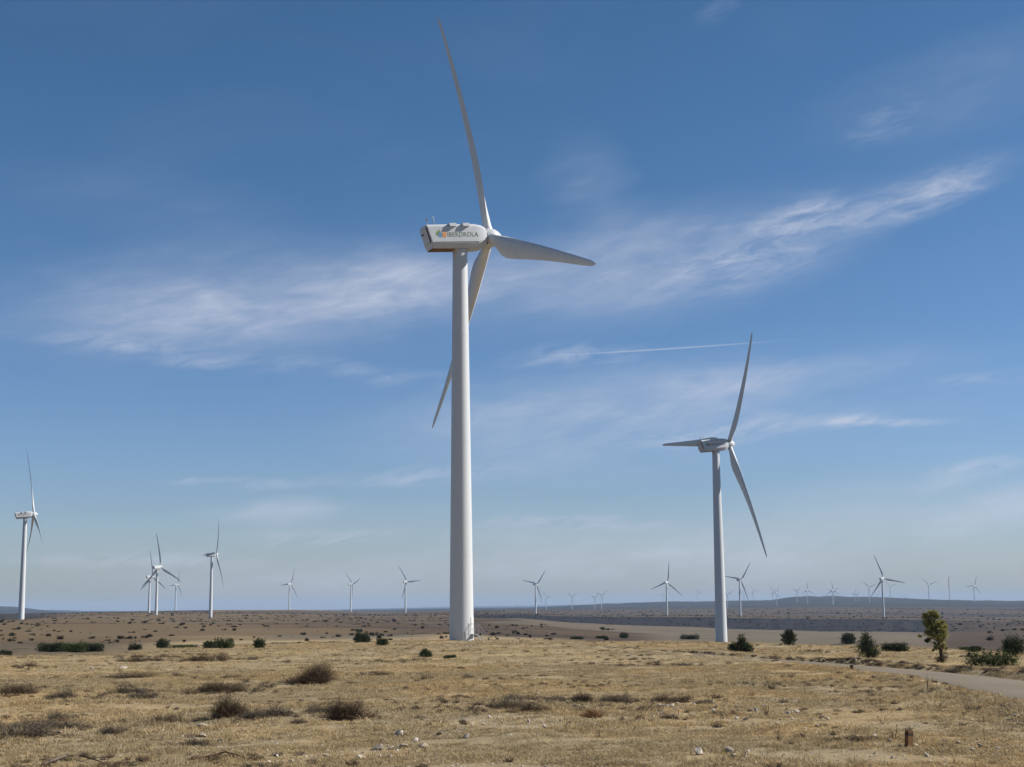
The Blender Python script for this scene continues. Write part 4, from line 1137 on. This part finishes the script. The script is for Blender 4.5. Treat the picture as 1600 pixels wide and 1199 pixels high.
# russet stand of dry stems in front of the middle band
x, y, z, d, k = dist_scale(926, 1122)
rg = np.random.default_rng(77)
o = link(bpy.data.objects.new('dry_plant', twigs('dry_plant', rust_m, 44 * k, 0.5, 20 * k, 260, rg, 0.008))); o.location = (x, y, z - .02)
tag(o, 'russet stand of dry stems in front of the middle band of shrubs', 'plant')
STALK = [(1199, 1119, 9, 26, 'dark single dry stalk rising right of the flat dark stone'), (1449, 1078, 4, 19, 'thin pale stalk beside the near road edge'),
         (935, 1154, 14, 17, 'tiny dark dry plant low in the middle foreground'), (1196, 1034, 7, 6, 'small dark plant on the road left of the round junipers'),
         (1395, 1156, 26, 20, 'thin bent dry stem leaning left of the wooden marker post'), (1380, 1132, 24, 26, 'bare forked stems behind the marker post'),
         (1466, 1108, 16, 16, 'dark slanting twig right of the marker post, toward the road'), (1375, 1098, 22, 16, 'small russet weed in the right foreground grass'),
         (1205, 1078, 24, 12, 'brown weed clump in the grass below the tall pointed junipers'), (1216, 1158, 12, 18, 'thin dark dry stem at lower right centre')]
for i, (cx, fy, wp, hp, label) in enumerate(STALK):
    x, y, z, d, k = dist_scale(cx, fy); rg = np.random.default_rng(500 + i)
    me = twigs('dry_stalk', twig_m if i != 7 else rust_m, wp * k * 1.3, wp * k, hp * k * 1.25, 9 if i != 8 else 60, rg, 0.011, lean=(0.25 if i in (4, 6) else 0.05, 0), base=0.12, leaf=0.02, nleaf=30)
    o = link(bpy.data.objects.new('dry_stalk', me)); o.location = (x, y, z - .02); o.rotation_euler.z = -math.atan2(x, y); tag(o, label, 'plant')

# ---- fallen branches
for (pts_, label) in (([(66, 1199), (100, 1189), (130, 1189), (160, 1195)], 'pale fallen branch lying at the bottom left corner'), ([(300, 1189), (330, 1186), (352, 1182), (384, 1187)], 'dark dead branch lying in the grass at bottom left')):
    x0_, y0_, z0_, d0_, k0_ = dist_scale(*pts_[1]); root = empty('dead_branch', (x0_, y0_, z0_), label, 'branch')
    m_ = greytwig_m if 'pale' in label else twig_m
    wp_ = []
    for i, q in enumerate(pts_):
        x, y, z, d, k = dist_scale(*q); wp_.append((x - x0_, y - y0_, z - z0_ + 0.03 + 0.03 * (i in (1, 2))))
    MB().tube(wp_, [0.022, 0.020, 0.015, 0.006], 6).obj('stem', m_, root, smooth=True)
    o = link(bpy.data.objects.new('side_twigs', twigs('side_twigs', m_, 0.5, 0.25, 0.10, 45, np.random.default_rng(5), 0.007, m2=twig_m, leaf=0.025, nleaf=60)), root); o.location = (wp_[1][0], wp_[1][1], 0)

# ---- marker posts
wood_m = simple('weathered_orange_wood', (0.21, 0.105, 0.035), 0.8, c2=(0.15, 0.075, 0.028), scale=9, bump=0.4, bscale=60)
wood_dark = simple('dark_wood_top', (0.055, 0.035, 0.022), 0.85, var=0.3, scale=12)
x, y, z, d, k = dist_scale(1420, 1167)
root = empty('marker_post', (x, y, z - 0.02), 'short orange-brown wooden marker post with dark top band in the right foreground', 'post')
root.rotation_euler = (math.radians(2), math.radians(3), math.radians(26))
b_ = 9.5 * k
p = MB().box((0, 0, 9 * k), (b_, b_ * 0.8, 18 * k)); p.obj('stake', wood_m, root)
MB().box((0, 0, 20.2 * k), (b_ * 1.03, b_ * 0.83, 4.4 * k)).obj('dark_band', wood_dark, root)
MB().box((0, 0, 24.2 * k), (b_, b_ * 0.8, 3.6 * k)).obj('stake_top', wood_m, root)
x, y, z, d, k = dist_scale(1330, 1047)
root = empty('marker_post', (x, y, z - 0.02), 'tiny dark marker stone at the inner bend of the road', 'post'); root.rotation_euler = (0.08, 0.12, 0.3)
MB().box((0, 0, 3.6 * k), (3.8 * k, 3.2 * k, 7.2 * k)).obj('stub', wood_dark, root)
MB().box((0, 0, 7.5 * k), (4.2 * k, 3.5 * k, 1.2 * k)).obj('cap', wood_dark, root)

# ---- stones
stone_m = simple('pale_limestone', (0.40, 0.33, 0.25), 0.9, c2=(0.29, 0.235, 0.175), scale=14, bump=0.6, bscale=45)
white_stone = simple('white_limestone', (0.56, 0.50, 0.42), 0.85, c2=(0.40, 0.34, 0.27), scale=9, bump=0.6, bscale=40)
dark_stone = simple('dark_stone', (0.10, 0.085, 0.08), 0.85, c2=(0.16, 0.14, 0.12), scale=8, bump=0.5, bscale=40)


def stone_mesh(seed, m, sub=2, flat=0.6):
    import bmesh
    bm = bmesh.new(); bmesh.ops.create_icosphere(bm, subdivisions=sub, radius=0.5)
    r = np.random.default_rng(seed)
    pl = r.normal(size=(11, 3)); pl /= np.linalg.norm(pl, axis=1, keepdims=True); off = 0.20 + 0.20 * r.random(11)
    for v in bm.verts:
        c = np.array(v.co)
        for n_, o_ in zip(pl, off):
            e = c @ n_ - o_
            if e > 0: c = c - n_ * e
        c = c * (1 + 0.02 * r.normal())
        v.co = (c[0] * 1.15, c[1], c[2] * flat)
    me = bpy.data.meshes.new('stone'); bm.to_mesh(me); bm.free(); me.materials.append(m); return me


STM = [stone_mesh(i, stone_m, 2 if i < 3 else 1, 0.5 + 0.08 * (i % 4)) for i in range(7)]
WSTM = [stone_mesh(20 + i, white_stone, 2, 0.75) for i in range(3)]; DSTM = [stone_mesh(40, dark_stone, 2, 0.4)]


def put_stone(px_, py_, wp, hp, me, label, group=None, rg=rng):
    x, y, z, d, k = dist_scale(px_, py_)
    o = link(bpy.data.objects.new('stone', me)); s = wp * k
    hz_ = max(hp * k / 0.6, s * 0.5)
    o.scale = (s, s * (0.7 + 0.4 * rg.random()), hz_); o.location = (x, y, z + hz_ * 0.24); o.rotation_euler = (rg.normal() * .2, rg.normal() * .2, rg.random() * 6.3)
    tag(o, label, 'stone', group); return o


BIG = [(623, 1152, 16, 12, WSTM[0], 'largest white rock in the lower foreground, standing above the stone pile'), (650, 1159, 11, 7, WSTM[1], 'white stone at the right top of the pile below the largest rock'),
       (590, 1172, 24, 9, STM[0], 'broad grey slab at the left of the stone pile'), (632, 1170, 18, 10, STM[1], 'pale block in the middle of the stone pile'), (662, 1170, 16, 10, STM[2], 'brownish block at the right end of the stone pile'),
       (612, 1172, 14, 7, STM[3], 'flat stone between slab and pale block in the pile'), (563, 1186, 18, 8, WSTM[2], 'pale flat stone below left of the pile'), (455, 1193, 12, 8, STM[2], 'pale stone at the bottom edge left of the pile'),
       (404, 1196, 10, 8, STM[1], 'pinkish stone at the bottom edge farther left of the pile'), (510, 1183, 14, 6, STM[0], 'flat stone half in grass left of the pile'),
       (687, 1150, 18, 8, DSTM[0], 'dark flat stone right of the largest white rock'), (729, 1154, 14, 7, WSTM[1], 'white flat stone well right of the largest rock'),
       (851, 1138, 13, 6, WSTM[0], 'bright white stone alone in the middle foreground'), (1166, 1126, 17, 6, DSTM[0], 'dark purplish flat stone at right centre'),
       (1151, 1124, 9, 5, WSTM[2], 'white stone touching the dark purplish flat one'), (193, 1046, 16, 5, WSTM[1], 'pale stone beside the flat dark shrub at left'), (143, 1046, 7, 4, WSTM[2], 'small white stone in the grass at far left'),
       (318, 1136, 18, 6, STM[0], 'pale flat stone above the grey shrub among stones'), (318, 1152, 20, 8, STM[1], 'pale stone in front of the grey shrub at lower left'), (92, 1148, 14, 6, STM[2], 'pale stone in the wide twiggy patch at lower left'),
       (70, 1150, 8, 5, WSTM[0], 'small white stone at the foot of the twiggy patch'), (1040, 1107, 14, 5, WSTM[1], 'white flat stone topping the stone cluster at centre right'), (1140, 1176, 18, 9, STM[0], 'pale rock at bottom right of centre'),
       (1146, 1184, 14, 8, STM[3], 'lower rock touching the pale one at bottom right of centre'), (1092, 1180, 18, 12, WSTM[1], 'whitish rock at the bottom, left of the pale pair'), (1532, 1168, 12, 7, STM[1], 'pale stone at lower right beyond the marker post'),
       (1560, 1172, 10, 6, STM[4], 'smaller stone right of the pale one at lower right'), (1590, 1122, 12, 7, STM[2], 'pale stone at the right edge below the road'), (1136, 1172, 9, 6, WSTM[2], 'small white stone left of the pale pair at the bottom'),
       (840, 1086, 8, 4, WSTM[0], 'white speck of stone behind the middle band'), (990, 1040, 8, 4, WSTM[2], 'white stone far back in the grass near centre'), (1338, 1033, 5, 3, WSTM[1], 'white stone on the far verge by the tallest juniper')]
for (a_, b_, c_, d_, me, lab) in BIG: put_stone(a_, b_, c_, d_, me, lab)
# clusters of look-alike stones
rg = np.random.default_rng(9)
CL = [((1010, 1090), (1100, 1122), 60, 'small stone in the pale stone cluster at centre right'), ((1090, 1210), (1095, 1115), 30, 'small stone in the scatter right of the stone cluster'),
      ((590, 690), (1155, 1185), 26, 'small stone lying about the pile below the largest rock'), ((1360, 1600), (1150, 1199), 44, 'small pale stone in the lower right corner grass'),
      ((1100, 1180), (1170, 1199), 16, 'small pale stone around the rocks at bottom right of centre'), ((380, 470), (1170, 1199), 14, 'small pale stone in the bottom grass left of the pile'),
      ((1130, 1300), (1110, 1140), 30, 'small pale stone in the right foreground grass'), ((720, 1000), (1118, 1140), 22, 'small pale stone along the front of the middle band'), ((700, 760), (1006, 1010), 14, 'small pale stone at the foot of the tallest tower')]
for (x0, x1), (y0, y1), n, lab in CL:
    for j in range(n):
        s = 3.0 + 6.5 * rg.random() ** 2
        if y1 < 1020: s *= 0.6
        fx, fy_ = rg.random(), rg.random()
        where = ('back ' if fy_ < 0.5 else 'front ') + ('left' if fx < 0.33 else 'middle' if fx < 0.67 else 'right')
        size = 'tiny' if s < 4.0 else 'small' if s < 6.0 else 'bigger'
        put_stone(x0 + (x1 - x0) * fx, y0 + (y1 - y0) * fy_, s, s * 0.6, (STM + WSTM + WSTM)[rg.integers(0, 13)], lab.replace('small', size, 1) + ', at its ' + where,
                  lab.replace('small stone', 'stones').replace('small pale stone', 'pale stones'), rg)

# ---- dark shrubs dotting the slopes further off
FS = []
for i in range(5):
    r5 = np.random.default_rng(700 + i)
    L = [(r5.normal() * .25, r5.normal() * .25, .28 + .1 * r5.random(), .30 + .15 * r5.random(), .3 + .15 * r5.random(), .26 + .22 * r5.random()) for _ in range(3)]
    FS.append(foliage('hillside_shrub', farshrub_m, L, 260, 0.10, r5, hollow=0.4))
DOTS = [((0, 700), (968, 1006), 120, 'dark shrub dotting the brown slope left of the tallest tower', 1.0), ((740, 960), (976, 1001), 70, 'dark shrub dotting the slope just right of the tallest tower', 0.9),
        ((1470, 1600), (974, 1012), 34, 'dark shrub dotting the brown slope at the right edge', 1.0), ((120, 700), (957.5, 968), 50, 'dark speck of shrub near the ridge line at left', 0.8), ((760, 1600), (957, 966), 36, 'dark speck of shrub on the rim of the far escarpment', 0.9)]
rg = np.random.default_rng(12)
for (x0, x1), (y0, y1), n, lab, sc in DOTS:
    j = 0; tries = 0
    while j < n and tries < n * 20:
        tries += 1
        px_ = x0 + (x1 - x0) * rg.random(); py_ = y0 + (y1 - y0) * rg.random()
        x, y, z, d, k = dist_scale(px_, py_)
        if d < 175 or d > 3000: continue
        if vnoise(np.array(px_ / 60.0), np.array(py_ / 9.0), 4) < 0.35: continue
        wp = (2.2 + 7.5 * rg.random() ** 2.4) * sc * np.interp(py_, [957, 975, 1005], [0.55, 0.8, 1.15])
        o = link(bpy.data.objects.new('hillside_shrub', FS[rg.integers(0, 5)])); s = wp * k
        o.scale = (s, s, s * (0.55 + 0.5 * rg.random())); o.location = (x, y, z - 0.05 * s); o.rotation_euler.z = rg.random() * 6.3
        fx, fy_ = (px_ - x0) / (x1 - x0), (py_ - y0) / (y1 - y0)
        col_ = ('far left', 'left', 'middle', 'right', 'far right')[min(int(fx * 5), 4)]; row_ = ('upper', 'middle', 'lower')[min(int(fy_ * 3), 2)]
        size = 'tiny' if wp < 2.6 * sc else 'small' if wp < 4.4 * sc else 'large'
        if x1 == 700:
            marks = [(31, 'the left edge turbine'), (240, 'the crossing turbine pair'), (330, 'the medium turbine'), (452, 'the leftmost of three small turbines'), (549, 'the middle of three small turbines'), (634, 'the turbine beside the tallest tower')]
            mk = min(marks, key=lambda q: abs(q[0] - px_)); side_ = 'left' if px_ < mk[0] else 'right'
            hi_ = ('high on', 'midway up', 'low on')[min(int(fy_ * 3), 2)]
            l2 = size + ' dark shrub ' + (hi_ + ' the brown slope' if y0 > 965 else 'by the left ridge line') + ', ' + side_ + ' of ' + mk[1]
            tag(o, l2, 'shrub', lab.replace('dark shrub', 'dark shrubs').replace('dark speck', 'dark specks')); j += 1; continue
        tag(o, size + ' ' + lab + ', ' + row_ + ' part, ' + col_, 'shrub', lab.replace('dark shrub', 'dark shrubs').replace('dark speck', 'dark specks')); j += 1

# ---- scatter: uncountable ground cover, spread with geometry nodes
def scatter(name, pts, scale, rot, sources, label):
    me = bpy.data.meshes.new(name); me.vertices.add(len(pts)); me.vertices.foreach_set('co', np.asarray(pts, np.float32).ravel())
    a = me.attributes.new('inst_scale', 'FLOAT_VECTOR', 'POINT'); a.data.foreach_set('vector', np.asarray(scale, np.float32).ravel())
    a = me.attributes.new('inst_rot', 'FLOAT_VECTOR', 'POINT'); a.data.foreach_set('vector', np.asarray(rot, np.float32).ravel())
    a = me.attributes.new('inst_pick', 'INT', 'POINT'); a.data.foreach_set('value', rng.integers(0, len(sources), len(pts)).astype(np.int32))
    src = bpy.data.collections.new(name + '_kinds')
    for i, s in enumerate(sources): src.objects.link(bpy.data.objects.new('%s_kind' % name, s))
    ng = bpy.data.node_groups.new(name, 'GeometryNodeTree')
    ng.interface.new_socket('Geometry', in_out='INPUT', socket_type='NodeSocketGeometry'); ng.interface.new_socket('Geometry', in_out='OUTPUT', socket_type='NodeSocketGeometry')
    gi = ng.nodes.new('NodeGroupInput'); go = ng.nodes.new('NodeGroupOutput')
    ip = ng.nodes.new('GeometryNodeInstanceOnPoints'); ci = ng.nodes.new('GeometryNodeCollectionInfo')
    ci.inputs['Collection'].default_value = src; ci.inputs['Separate Children'].default_value = True; ci.inputs['Reset Children'].default_value = True
    ip.inputs['Pick Instance'].default_value = True
    def na(n_, t):
        q = ng.nodes.new('GeometryNodeInputNamedAttribute'); q.data_type = t; q.inputs['Name'].default_value = n_; return q.outputs['Attribute']
    L = ng.links.new
    L(gi.outputs[0], ip.inputs['Points']); L(ci.outputs[0], ip.inputs['Instance']); L(na('inst_pick', 'INT'), ip.inputs['Instance Index'])
    er = ng.nodes.new('FunctionNodeEulerToRotation'); L(na('inst_rot', 'FLOAT_VECTOR'), er.inputs[0])
    L(er.outputs[0], ip.inputs['Rotation']); L(na('inst_scale', 'FLOAT_VECTOR'), ip.inputs['Scale']); L(ip.outputs[0], go.inputs[0])
    o = link(bpy.data.objects.new(name, me)); md = o.modifiers.new('scatter', 'NODES'); md.node_group = ng
    return tag(o, label, kind='stuff')


gm2, t2, b2 = new_mat('dry_grass_blades')
b2.inputs['Roughness'].default_value = 0.8; b2.inputs['Specular IOR Level'].default_value = 0.12
pos2 = t2.n('ShaderNodeNewGeometry').outputs['Position']
oi = t2.n('ShaderNodeObjectInfo').outputs['Random']
cb = straw_color(t2, pos2)
cb = t2.mix(t2.math('MULTIPLY', oi, 0.45), cb, (0.44, 0.325, 0.165))
cb = t2.mix(t2.math('MULTIPLY', t2.ramp(oi, 0.86, 0.88), 0.6), cb, (0.200, 0.140, 0.078))
t2.t.links.new(cb, b2.inputs['Base Color'])
tr2 = t2.n('ShaderNodeBsdfTranslucent'); t2.t.links.new(cb, tr2.inputs[0])
mx2 = t2.n('ShaderNodeMixShader', inp={0: 0.25}); t2.t.links.new(b2.outputs[0], mx2.inputs[1]); t2.t.links.new(tr2.outputs[0], mx2.inputs[2])
t2.t.links.new(mx2.outputs[0], t2.t.nodes['Material Output'].inputs[0])


def tuft(seed, n=34, rad=0.16, h_=0.05, wd=0.005, lean=1.6):
    r = np.random.default_rng(seed)
    a = r.random(n) * 6.283; q = np.sqrt(r.random(n)) * rad
    B = np.stack([np.cos(a) * q, np.sin(a) * q, np.full(n, -0.012)], 1)
    hh = h_ * (0.35 + 0.75 * r.random(n)); la = r.random(n) * 6.283; lm = h_ * lean * (0.25 + r.random(n))
    T = B + np.stack([np.cos(la) * lm, np.sin(la) * lm, hh], 1)
    Md = (B + T) / 2 + np.stack([-np.cos(la) * lm * .10, -np.sin(la) * lm * .10, hh * .30], 1)
    s = np.stack([-np.sin(la), np.cos(la), np.zeros(n)], 1) * wd * (0.6 + 0.8 * r.random((n, 1)))
    V = np.stack([B - s, B + s, Md + s * .8, Md - s * .8, T], 1).reshape(-1, 3)
    i = np.arange(n)[:, None] * 5
    return mesh_np('grass_tuft', V, [i + np.array([[0, 1, 2, 3]]), i + np.array([[3, 2, 4]])], [gm2])


TUFTS = [tuft(i, h_=0.028 + 0.010 * (i % 3), wd=0.004, n=42, lean=2.2) for i in range(6)]
TALL = [tuft(40 + i, n=30, rad=0.16, h_=0.10, wd=0.0035, lean=0.9) for i in range(3)]


def wedge(n, r0, r1, rg, half=26.0):
    half = 26.0 if r0 >= 60 else 34.0
    a = np.radians((rg.random(n) * 2 - 1) * half); u_ = rg.random(n)
    d = np.sqrt(r0 * r0 + u_ * (r1 * r1 - r0 * r0)); return np.sin(a) * d, np.cos(a) * d, d


def place(n, r0, r1, rg, sc, keep=None, tallness=1.0):
    x, y, d = wedge(n, r0, r1, rg)
    ok = road_dist(x, y) > 0.15
    if keep is not None: ok &= keep(x, y)
    x, y, d = x[ok], y[ok], d[ok]
    cr = np.interp(np.arctan2(x, y), col_az, [c[1] for c in LAND]); ok = d < cr * 1.15
    x, y, d = x[ok], y[ok], d[ok]
    z = ground_z(x, y); s = sc * (0.6 + 0.8 * rg.random(len(x)))
    hgt = s * tallness * (0.55 + 0.9 * np.clip(0.5 + 0.8 * fbm(x / 3.1, y / 3.1, 15, 3), 0, 1))
    return np.stack([x, y, z], 1), np.stack([s, s, hgt], 1), np.stack([rg.normal(size=len(x)) * .1, rg.normal(size=len(x)) * .1, rg.random(len(x)) * 6.28], 1)


def patchy(scale, thr, seed):
    return lambda x, y: fbm(x / scale, y / scale, seed, 4) + 0.25 * (np.random.default_rng(seed).random(len(x)) - 0.5) > thr


rg = np.random.default_rng(21)
A = [place(28000, 5, 24, rg, 0.8, patchy(1.1, -0.30, 33)), place(60000, 24, 60, rg, 1.1, patchy(1.6, -0.26, 34)), place(40000, 60, 175, rg, 1.8, patchy(3.0, -0.22, 35), 0.9)]
scatter('dry_grass', *[np.concatenate([q[i] for q in A]) for i in range(3)], TUFTS, 'short dry straw grass covering the plateau')
# taller pale grass standing in drifts
def drift(x, y):
    px_, py_ = px_of(x, y, ground_z(x, y)); r = np.random.default_rng(3).random(len(x))
    m = np.zeros(len(x))
    for cx, cy, rx, ry, s in ((1110, 1082, 110, 16, 0.9), (900, 1112, 130, 16, 0.7), (560, 1040, 300, 22, 0.25), (700, 1185, 700, 22, 0.30), (850, 1180, 160, 22, 0.5), (1300, 1185, 200, 20, 0.4), (230, 1110, 300, 30, 0.22), (1300, 1018, 260, 9, 0.4), (620, 1010, 200, 7, 0.4), (1500, 1100, 120, 20, .3)):
        m = np.maximum(m, s * np.exp(-((px_ - cx) / rx) ** 2 - ((py_ - cy) / ry) ** 2))
    return (r < m) & (fbm(x / 1.3, y / 1.3, 44, 3) > -0.1)
A = [place(23000, 8, 60, rg, 0.9, drift), place(16000, 60, 150, rg, 1.4, drift)]
scatter('tall_dry_grass', *[np.concatenate([q[i] for q in A]) for i in range(3)], TALL, 'taller pale grass standing in drifts among the shrubs')
# low brown cushions of dead scrub, many and small
CU = [twigs('low_scrub', twig_m if i % 2 else greytwig_m, 0.42, 0.42, 0.13, 70, np.random.default_rng(60 + i), 0.010, leaf=0.03, nleaf=120, m2=twig_m) for i in range(5)]
def band(x, y): return (fbm(x / 5.0, y / 2.0, 52, 4) + 0.3 * (np.random.default_rng(8).random(len(x)) - 0.5) > 0.17)
A = [place(4600, 10, 45, rg, 0.45, band), place(8000, 45, 170, rg, 0.85, band, 0.7)]
for (cx, fy, wp, hp, ln, dens, grey, label) in SHR:
    x, y, z, d, k = dist_scale(cx, fy); m_ = 14
    ax, ay = x + rg.normal(size=m_) * wp * k * 0.75, y + rg.normal(size=m_) * 0.45 + 0.2
    s_ = (0.45 + 0.9 * rg.random(m_) ** 2) * np.clip(wp * k, 0.5, 1.4)
    A.append((np.stack([ax, ay, ground_z(ax, ay)], 1), np.stack([s_, s_, s_ * 0.9], 1), np.stack([0 * ax, 0 * ax, rg.random(m_) * 6.28], 1)))
verge_t = rng.integers(0, 139, 300); vs_ = rng.random(300)
vx, vy = rf[verge_t, 0] + (rf - rn)[verge_t, 0] * (0.06 + 0.22 * vs_), rf[verge_t, 1] + (rf - rn)[verge_t, 1] * (0.06 + 0.22 * vs_)
vs2 = 0.5 + 0.7 * rng.random(300)
A.append((np.stack([vx, vy, ground_z(vx, vy)], 1), np.stack([vs2, vs2, vs2 * 0.8], 1), np.stack([0 * vx, 0 * vx, rng.random(300) * 6.28], 1)))
vx, vy = rn[verge_t, 0] - (rf - rn)[verge_t, 0] * (0.05 + 0.15 * vs_), rn[verge_t, 1] - (rf - rn)[verge_t, 1] * (0.05 + 0.15 * vs_)
A.append((np.stack([vx, vy, ground_z(vx, vy)], 1)[:140], np.stack([vs2, vs2, vs2 * 0.5], 1)[:140] * 0.7, np.stack([0 * vx, 0 * vx, rng.random(300) * 6.28], 1)[:140]))
scatter('low_scrub', *[np.concatenate([q[i] for q in A]) for i in range(3)], CU, 'low brown cushions of dead scrub spread over the grass')
# pebbles
PB = [stone_mesh(80 + i, stone_m if i % 3 else white_stone, 1, 0.6) for i in range(5)]
def stony_(x, y): return fbm(x / 2.2, y / 2.2, 63, 4) + 0.5 * (np.random.default_rng(9).random(len(x)) - 0.5) > 0.02
A = [place(34000, 6, 40, rg, 0.050, stony_), place(12000, 40, 165, rg, 0.085, stony_)]
scatter('pebbles', *[np.concatenate([q[i] for q in A]) for i in range(3)], PB, 'pale limestone pebbles lying in the grass')
# scrub on the escarpment and plateau behind, one mass of low bushes
n = 9000
u_ = rg.random(n); pxs = 700 + 960 * rg.random(n); dd = 1090 + 390 * u_
far_ = rg.random(n) < 0.35; dd = np.where(far_, 1500 + 1900 * rg.random(n) ** 1.3, dd)
left_ = rg.random(n) < 0.28; pxs = np.where(left_, -20 + 760 * rg.random(n), pxs); dd = np.where(left_, 240 + 1500 * rg.random(n) ** 0.8, dd)
azs = np.arctan((pxs - 800) / F * 0.99); xs, ys = np.sin(azs) * dd, np.cos(azs) * dd
ok = (fbm(xs / 110, ys / 60, 66, 3) > -0.25); xs, ys, dd, left_ = xs[ok], ys[ok], dd[ok], left_[ok]
ss = (0.5 + 1.7 * rg.random(len(xs)) ** 2.5) * np.interp(dd, [250, 1100, 3400], [0.7, 0.9, 2.0])
ok = ~((dd > 1085) & (dd < 1485) & ~left_ & (rg.random(len(xs)) < 0.7)); xs, ys, dd, ss = xs[ok], ys[ok], dd[ok], ss[ok]
scatter('far_scrub', np.stack([xs, ys, ground_z(xs, ys) - 0.1], 1), np.stack([ss, ss, ss * 0.6], 1), np.stack([0 * xs, 0 * xs, rg.random(len(xs)) * 6.28], 1), FS, 'dark scrub covering the far escarpment and slopes')

# ------------------------------------------------------------------ haze: one closed box of thin air round everything
zlo = float(GT.min()) - 1.0; zhi = max(TOPZ, float(GT.max()), 60.0) + 3.0
hb = MB().box((0, 0, (zlo + zhi) / 2), (54000, 54000, zhi - zlo))
hm = bpy.data.materials.new('haze'); hm.use_nodes = True; hm.node_tree.nodes.clear()
h = NT(hm.node_tree)
pv = h.n('ShaderNodeVolumePrincipled', inp={'Color': (0.54, 0.72, 0.98, 1), 'Density': HAZE_DENSITY, 'Anisotropy': 0.0})
h.n('ShaderNodeOutputMaterial', inp={'Volume': pv.outputs[0]})
tag(hb.obj('haze', hm), 'thin pale blue air between the near plateau and far hills', kind='stuff')
